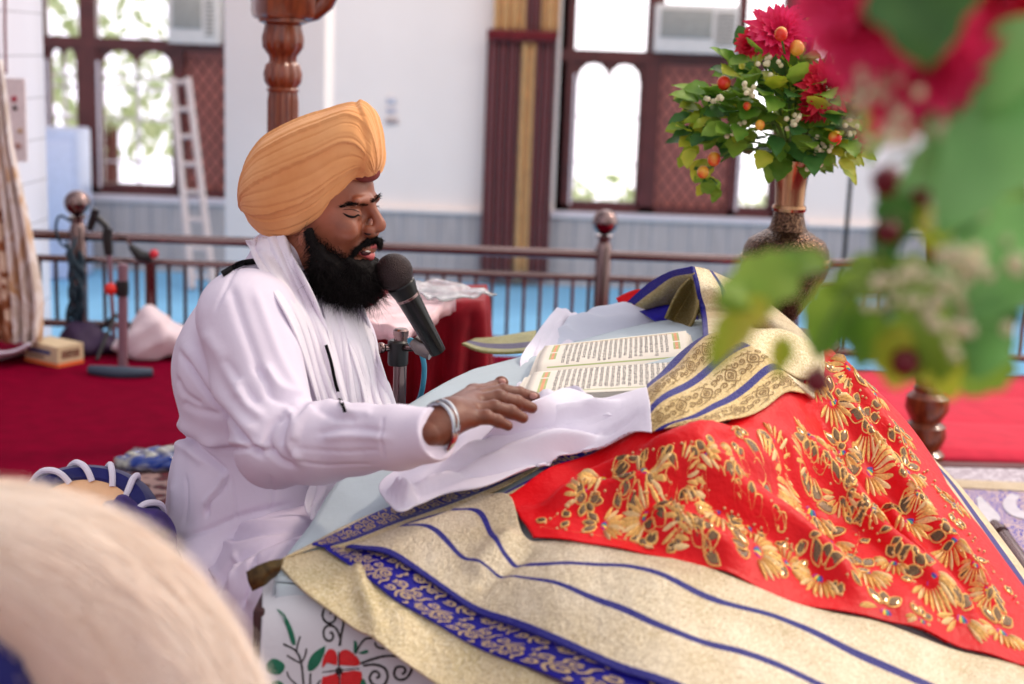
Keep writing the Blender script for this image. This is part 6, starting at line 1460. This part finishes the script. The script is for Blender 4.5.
def petal_flower(mb, c, d, R, n=24, layers=4, g=None):
    c = Vector(c); d = Vector(d).normalized(); a = d.orthogonal().normalized(); b = d.cross(a)
    for l_ in range(layers):
        tilt = math.radians(15+62*l_/max(1, layers-1)); rr = R*(1-.16*l_); k_n = n-4*l_
        for k in range(max(5, k_n)):
            w = 2*math.pi*(k+.5*l_)/max(5, k_n)+g.uniform(-.1, .1); o = a*math.cos(w)+b*math.sin(w); dd = o*math.cos(tilt)+d*math.sin(tilt)
            leaf_geo(mb, c+o*R*.06, dd, d, rr*g.uniform(.85, 1.1), rr*(.34 if n > 16 else .8), 1, .3)
GL = [leafmat('leaf_green', (90, 140, 40), (150, 186, 70), .4), leafmat('leaf_dark', (40, 92, 40), (76, 126, 56), .25), leafmat('leaf_yellow', (150, 180, 40), (206, 206, 70), .4), leafmat('leaf_pale', (150, 206, 130), (110, 176, 90), .4, 6)]
PET = [leafmat('petal_red', (206, 14, 44), (232, 40, 70), .3), leafmat('petal_pink', (226, 20, 76), (244, 60, 120), .35)]
ob_ = NT('orange_berry'); ob_.set(Roughness=.3); ob_.col(ob_.ramp(ob_.noise(ob_.coord(), 22, 1), [(.42, srgb((236, 170, 60))), (.58, srgb((226, 50, 30)))]))
cream = simple('cream_bud', (226, 218, 180), .6); darkberry = simple('dark_red_berry', (110, 8, 28), .3); stemm = simple('green_stem', (88, 120, 50), .6)
g = np.random.default_rng(21)
def bouquet(name, lab, cat, base, leafpts, flowers, berries, buds, Lf, seed, mats=(0, 1, 2), stem_r=.003, berry_mat=None, petal_mats=(0, 1)):
    g = np.random.default_rng(seed); t = thing(name, lab, cat, tuple(base)); base = Vector(base)
    groups = {m: MB() for m in mats}
    for (c, d, m, s_) in leafpts:
        leaf_geo(groups[m], c, d, (g.uniform(-.4, .4), -.6+g.uniform(-.3, .3), 1), Lf*s_*g.uniform(.8, 1.2), Lf*s_*g.uniform(.6, .85), 3, .35)
    for m, mb in groups.items():
        if mb.V: o = mb.build('foliage', GL[m], t)
    stm = MB()
    for c in [f_[0] for f_ in flowers]+[b_[0] for b_ in berries]:
        c = Vector(c); md = base.lerp(c, .5)+Vector((0, 0, .05)); stm.tube(cr_interp([tuple(base), tuple(md), tuple(c)], 10), stem_r, 6)
    if stm.V: stm.build('stem', stemm, t)
    for c, d, R, m in flowers:
        mb = MB(); petal_flower(mb, c, d, R, 24, 4, g); fo = mb.build('flower_head', PET[m], t)
    for c, r_ in berries: MB().ball(c, r_, 14, 10, (r_, r_, r_*1.08)).build('berry', berry_mat or ob_.m, t)
    for c, r_ in buds:
        mb = MB(); 
        for _ in range(9): mb.ball(Vector(c)+Vector(g.normal(size=3))*r_*1.1, r_*.55, 6, 4)
        mb.build('bud_cluster', cream, t)
    return t
LP = []; g = np.random.default_rng(33)
def blob_leaves(cx, cy, rx, ry, n, Yc, yd, m_w=(.5, .25, .25), s=1.):
    for _ in range(n):
        a = g.uniform(0, 6.28); r_ = g.uniform(0, 1)**.55; x = cx+rx*r_*math.cos(a); y = cy+ry*r_*math.sin(a); c = P(x, y, Yc+g.uniform(-yd, yd)); ctr = P(785, 140, VY)
        d = (c-ctr).normalized()*.7+Vector((g.uniform(-.5, .5), g.uniform(-.9, .1), g.uniform(-.8, .3))); LP.append((tuple(c), tuple(d), int(g.choice(3, p=m_w)), s))
blob_leaves(785, 120, 62, 40, 170, VY, .14, (.5, .35, .15)); blob_leaves(770, 75, 50, 30, 60, VY, .1); blob_leaves(720, 110, 34, 22, 46, VY, .1, (.6, .2, .2)); blob_leaves(700, 135, 16, 34, 24, VY, .08, (.4, .2, .4), .8); blob_leaves(835, 135, 26, 30, 40, VY, .1, (.3, .1, .6)); blob_leaves(820, 70, 40, 40, 40, VY, .1)
blob_leaves(712, 180, 8, 18, 10, VY, .04, (.4, .2, .4), .7)
FLW = [(P(779, 34, VY-.08), (-.2, -.8, .6), .085, 1), (P(750, 44, VY-.05), (-.5, -.7, .3), .04, 0), (P(826, 88, VY-.12), (.1, -1, .2), .075, 0), (P(815, 105, VY-.1), (.2, -1, -.2), .05, 0), (P(865, 125, VY-.05), (.6, -.7, 0), .06, 1), (P(822, 8, VY), (.2, -.8, .4), .07, 1), (P(835, 40, VY), (.3, -.8, .4), .05, 0)]
BER = [(P(781, 34, VY-.17), .016), (P(797, 48, VY-.14), .018), (P(724, 83, VY-.1), .017), (P(714, 159, VY-.08), .017), (P(703, 172, VY-.08), .015), (P(835, 138, VY-.16), .017), (P(747, 106, VY-.14), .01), (P(760, 125, VY-.16), .012)]
BUD = [(P(x, y, VY-.15+g.uniform(-.03, .03)), .012) for x, y in ((716, 100), (790, 123), (750, 90), (820, 150), (815, 162), (770, 62), (850, 130), (845, 60), (828, 96), (735, 128))]
bouquet('flower_bouquet', 'bouquet of red flowers, orange berries and green leaves standing in the brass vase', 'flowers', (vx, VY, zz(165)), LP, FLW, BER, BUD, .068, 40)
# ------------------------------------------------------------------ out-of-focus arrangement close on the right
NY = 1.05
LP = []
def big(px, py, Y, d, m, s): LP.append((tuple(P(px, py, Y)), d, m, s))
for px, py, Y, d, m, s in ((915, -55, .96, (.15, -.2, -.9), 1, 1.5), (950, -60, .97, (-.1, -.3, -.8), 0, 1.3), (1015, 60, 1.02, (-.35, -.2, -1), 3, 2.0), (1040, 90, 1.0, (-.6, -.2, -.8), 3, 2.0), (1035, 130, 1.05, (-1, -.2, -.3), 3, 2.0), (1050, 20, 1.0, (-.6, -.1, -.7), 3, 1.7),
                           (1030, 200, 1.05, (-.4, -.1, -.9), 3, 1.5), (1045, 260, 1.05, (-.8, -.1, -.6), 3, 1.4), (1000, -10, 1.1, (-.2, 0, -.6), 1, 1.2),
                           (830, 262, 1.15, (-1, -.1, -.1), 0, 1.1), (800, 270, 1.12, (-1, -.1, -.35), 0, 1.2), (768, 300, 1.1, (-.8, -.1, -.8), 2, 1.15), (775, 310, 1.12, (-.5, -.1, .3), 0, .9), (850, 285, 1.15, (-.5, 0, -1), 0, 1.3), (860, 300, 1.13, (.2, -.1, -1), 0, 1.2), (880, 290, 1.15, (.7, 0, -.8), 1, 1.1),
                           (780, 335, 1.12, (.1, -.1, -1), 2, .6), (895, 325, 1.12, (.2, 0, -1), 2, 1.2), (920, 310, 1.12, (-.1, 0, -1), 0, 1.3), (935, 330, 1.13, (.4, 0, -1), 2, 1.1), (905, 270, 1.15, (-.9, 0, -.2), 0, 1.1), (940, 270, 1.15, (-.8, 0, -.5), 0, 1.2), (960, 300, 1.12, (-.2, 0, -1), 0, 1.2), (985, 280, 1.12, (.1, 0, -1), 1, 1.2),
                           (880, 215, 1.15, (.3, 0, -1), 1, .9), (900, 180, 1.16, (.1, 0, -1), 1, .9), (935, 200, 1.15, (.1, 0, -.9), 2, .9), (960, 215, 1.16, (.6, 0, -.8), 1, 1.2), (990, 215, 1.15, (.3, 0, -1), 0, 1.1), (875, 245, 1.15, (.6, 0, -.8), 2, .6), (1000, 320, 1.1, (-.3, 0, -.9), 3, 1.1), (975, 235, 1.1, (-.2, 0, -1), 3, 1.1), (1010, 240, 1.08, (.1, 0, -1), 3, 1.3), (900, 60, 1.25, (-.2, 0, -1), 1, 1.2), (870, 100, 1.25, (.2, 0, -1), 0, .9), (1000, 150, 1.2, (0, 0, -1), 0, 1.6), (960, 120, 1.25, (.2, 0, -1), 1, 1.5), (1010, 350, 1.12, (-.5, 0, -.5), 0, .9)):
    big(px, py, Y, d, m, s)
FLW = [(P(868, 18, 1.02), (-.5, -.8, .1), .050, 1), (P(925, 70, 1.03), (-.1, -1, -.3), .056, 1), (P(880, 55, 1.04), (-.4, -1, -.2), .040, 1), (P(965, 85, 1.06), (.2, -.9, -.2), .046, 0), (P(840, -12, 1.0), (-.4, -.8, .2), .036, 1), (P(1005, -2, 1.05), (.1, -1, 0), .046, 0), (P(955, 30, 1.05), (.1, -1, 0), .05, 1)]
BER = [(P(887, 181, 1.10), .0125), (P(929, 189, 1.10), .0145), (P(888, 232, 1.14), .010), (P(817, 381, 1.12), .0115), (P(905, 362, 1.12), .012), (P(845, 318, 1.2), .008)]
BUD = [(P(x, y, 1.04+g.uniform(-.03, .05)), r_) for x, y, r_ in ((872, 72, .008), (895, 80, .009), (862, 103, .008), (858, 88, .007), (903, 110, .008), (905, 135, .009), (943, 132, .013), (925, 95, .006), (965, 250, .010), (945, 305, .011), (998, 303, .010), (1010, 262, .009), (920, 285, .008), (883, 290, .007), (975, 275, .008), (955, 330, .008), (985, 200, .008), (938, 215, .007))]
ft_ = bouquet('flower_arrangement', 'blurred spray of pink red flowers, pale leaves and dark berries close at the upper right', 'flowers', P(1075, 240, 1.1), LP, FLW, [], BUD, .055, 44, (0, 1, 2, 3), .0022)
for c, r_ in BER: MB().ball(c, r_, 16, 12).build('berry', darkberry, ft_)
tw = MB()
for pts in ([(1075, 240), (980, 262), (900, 272), (840, 268), (780, 285)], [(900, 272), (850, 290), (822, 340), (817, 372)], [(980, 262), (930, 300), (908, 352)], [(1075, 230), (990, 170), (935, 150), (925, 175)], [(935, 150), (895, 160), (887, 172)], [(1075, 220), (1000, 120), (930, 100), (880, 90)], [(960, 262), (900, 215), (888, 225)]):
    tw.tube(cr_interp([tuple(P(x, y, 1.13)) for x, y in pts], 24), .0016, 6)
tw.build('twig', stemm, ft_)
vx2 = P(1330, 300, 1.12).x
MB().lathe([(.05, -.62+.0), (.06, -.6), (.03, -.5), (.075, -.36), (.06, -.26), (.025, -.2), (.022, -.08), (.035, 0)], (vx2, 1.14, P(1330, 250, 1.14).z), 32).build('vase_body', brass.m, ft_)
zb2 = P(1330, 250, 1.14).z-.62
MB().lathe([(.16, 0), (.16, .02), (.04, .05), (.035, .3), (.05, zb2-.04), (.12, zb2-.02), (.12, zb2)], (vx2, 1.14, 0), 24).build('pedestal', M['mahogany'], ft_)
# ------------------------------------------------------------------ camera, light, colour management
cam = bpy.data.cameras.new('camera'); co = bpy.data.objects.new('camera', cam); COL.objects.link(co)
cam.sensor_width = 36; cam.sensor_fit = 'HORIZONTAL'; cam.lens = F/1024*36
Rc = Vector((cr, -sr*-1*0, 0))
rx = Vector((1, 0, 0)); up0 = Vector((0, sp, cp)); fw = Vector((0, cp, -sp))
cx_ = rx*cr + up0*sr; cy_ = up0*cr - rx*sr
mw = Matrix((( cx_.x, cy_.x, -fw.x, 0), (cx_.y, cy_.y, -fw.y, 0), (cx_.z, cy_.z, -fw.z, CZ), (0, 0, 0, 1)))
co.matrix_world = mw; cam.clip_start = .05; cam.clip_end = 200
cam.dof.use_dof = True; cam.dof.focus_distance = 2.95; cam.dof.aperture_fstop = 2.3; cam.dof.aperture_blades = 0
SC.camera = co
w = bpy.data.worlds.new('sky'); SC.world = w; w.use_nodes = True; nt = w.node_tree; bg = nt.nodes['Background']
tc = nt.nodes.new('ShaderNodeTexCoord')
def vdot(d):
    n = nt.nodes.new('ShaderNodeVectorMath'); n.operation = 'DOT_PRODUCT'; nt.links.new(tc.outputs['Generated'], n.inputs[0]); n.inputs[1].default_value = Vector(d).normalized(); return n.outputs['Value']
def mrange(v, a, b, c, d):
    m = nt.nodes.new('ShaderNodeMapRange'); m.interpolation_type = 'SMOOTHSTEP'
    for i, x in enumerate((a, b, c, d)): m.inputs[i+1].default_value = x
    nt.links.new(v, m.inputs[0]); return m.outputs[0]
def madd(a, b):
    m = nt.nodes.new('ShaderNodeMath'); m.operation = 'ADD'; nt.links.new(a, m.inputs[0]); nt.links.new(b, m.inputs[1]); return m.outputs[0]
lob = madd(mrange(vdot((.75, .35, .55)), .2, 1, .36, 2.0), mrange(vdot((0, 1, .05)), .72, .95, 0, 1.6))
lob = madd(lob, mrange(vdot((-.2, -.9, .5)), .5, 1, 0, .7))
rp = nt.nodes.new('ShaderNodeValToRGB'); rp.color_ramp.elements[0].position = .25; rp.color_ramp.elements[0].color = (.93, .88, 1.0, 1); rp.color_ramp.elements[1].position = .8; rp.color_ramp.elements[1].color = (1.0, .96, .93, 1)
mr2 = mrange(vdot((1, 0, .2)), -1, 1, 0, 1)
nt.links.new(mr2, rp.inputs[0]); nt.links.new(rp.outputs[0], bg.inputs['Color']); nt.links.new(lob, bg.inputs['Strength'])
def sun(name, dirv, strength, color, ang):
    l = bpy.data.lights.new(name, 'SUN'); l.energy = strength; l.color = color; l.angle = math.radians(ang)
    o = bpy.data.objects.new(name, l); COL.objects.link(o); o.rotation_euler = Vector(dirv).to_track_quat('-Z', 'Y').to_euler(); return o
sun('sun', (-.62, -.25, -.75), 1.3, (1.0, .82, .66), 6)
la = bpy.data.lights.new('wall_fill_light', 'AREA'); la.shape = 'RECTANGLE'; la.size = 9; la.size_y = .6; la.energy = 75; la.color = (1, .95, .9)  # added fill lamp with no visible source, brightens the back wall
lo = bpy.data.objects.new('wall_fill_light', la); COL.objects.link(lo); lo.location = (0, 8.6, 3.6); lo.rotation_euler = Vector((0, .8, -.75)).to_track_quat('-Z', 'Y').to_euler()
vs = SC.view_settings; vs.view_transform = 'Standard'; vs.look = 'None'; vs.exposure = 0; vs.gamma = 1; vs.use_curve_mapping = False
SC.cycles.max_bounces = 6; SC.cycles.use_denoising = True
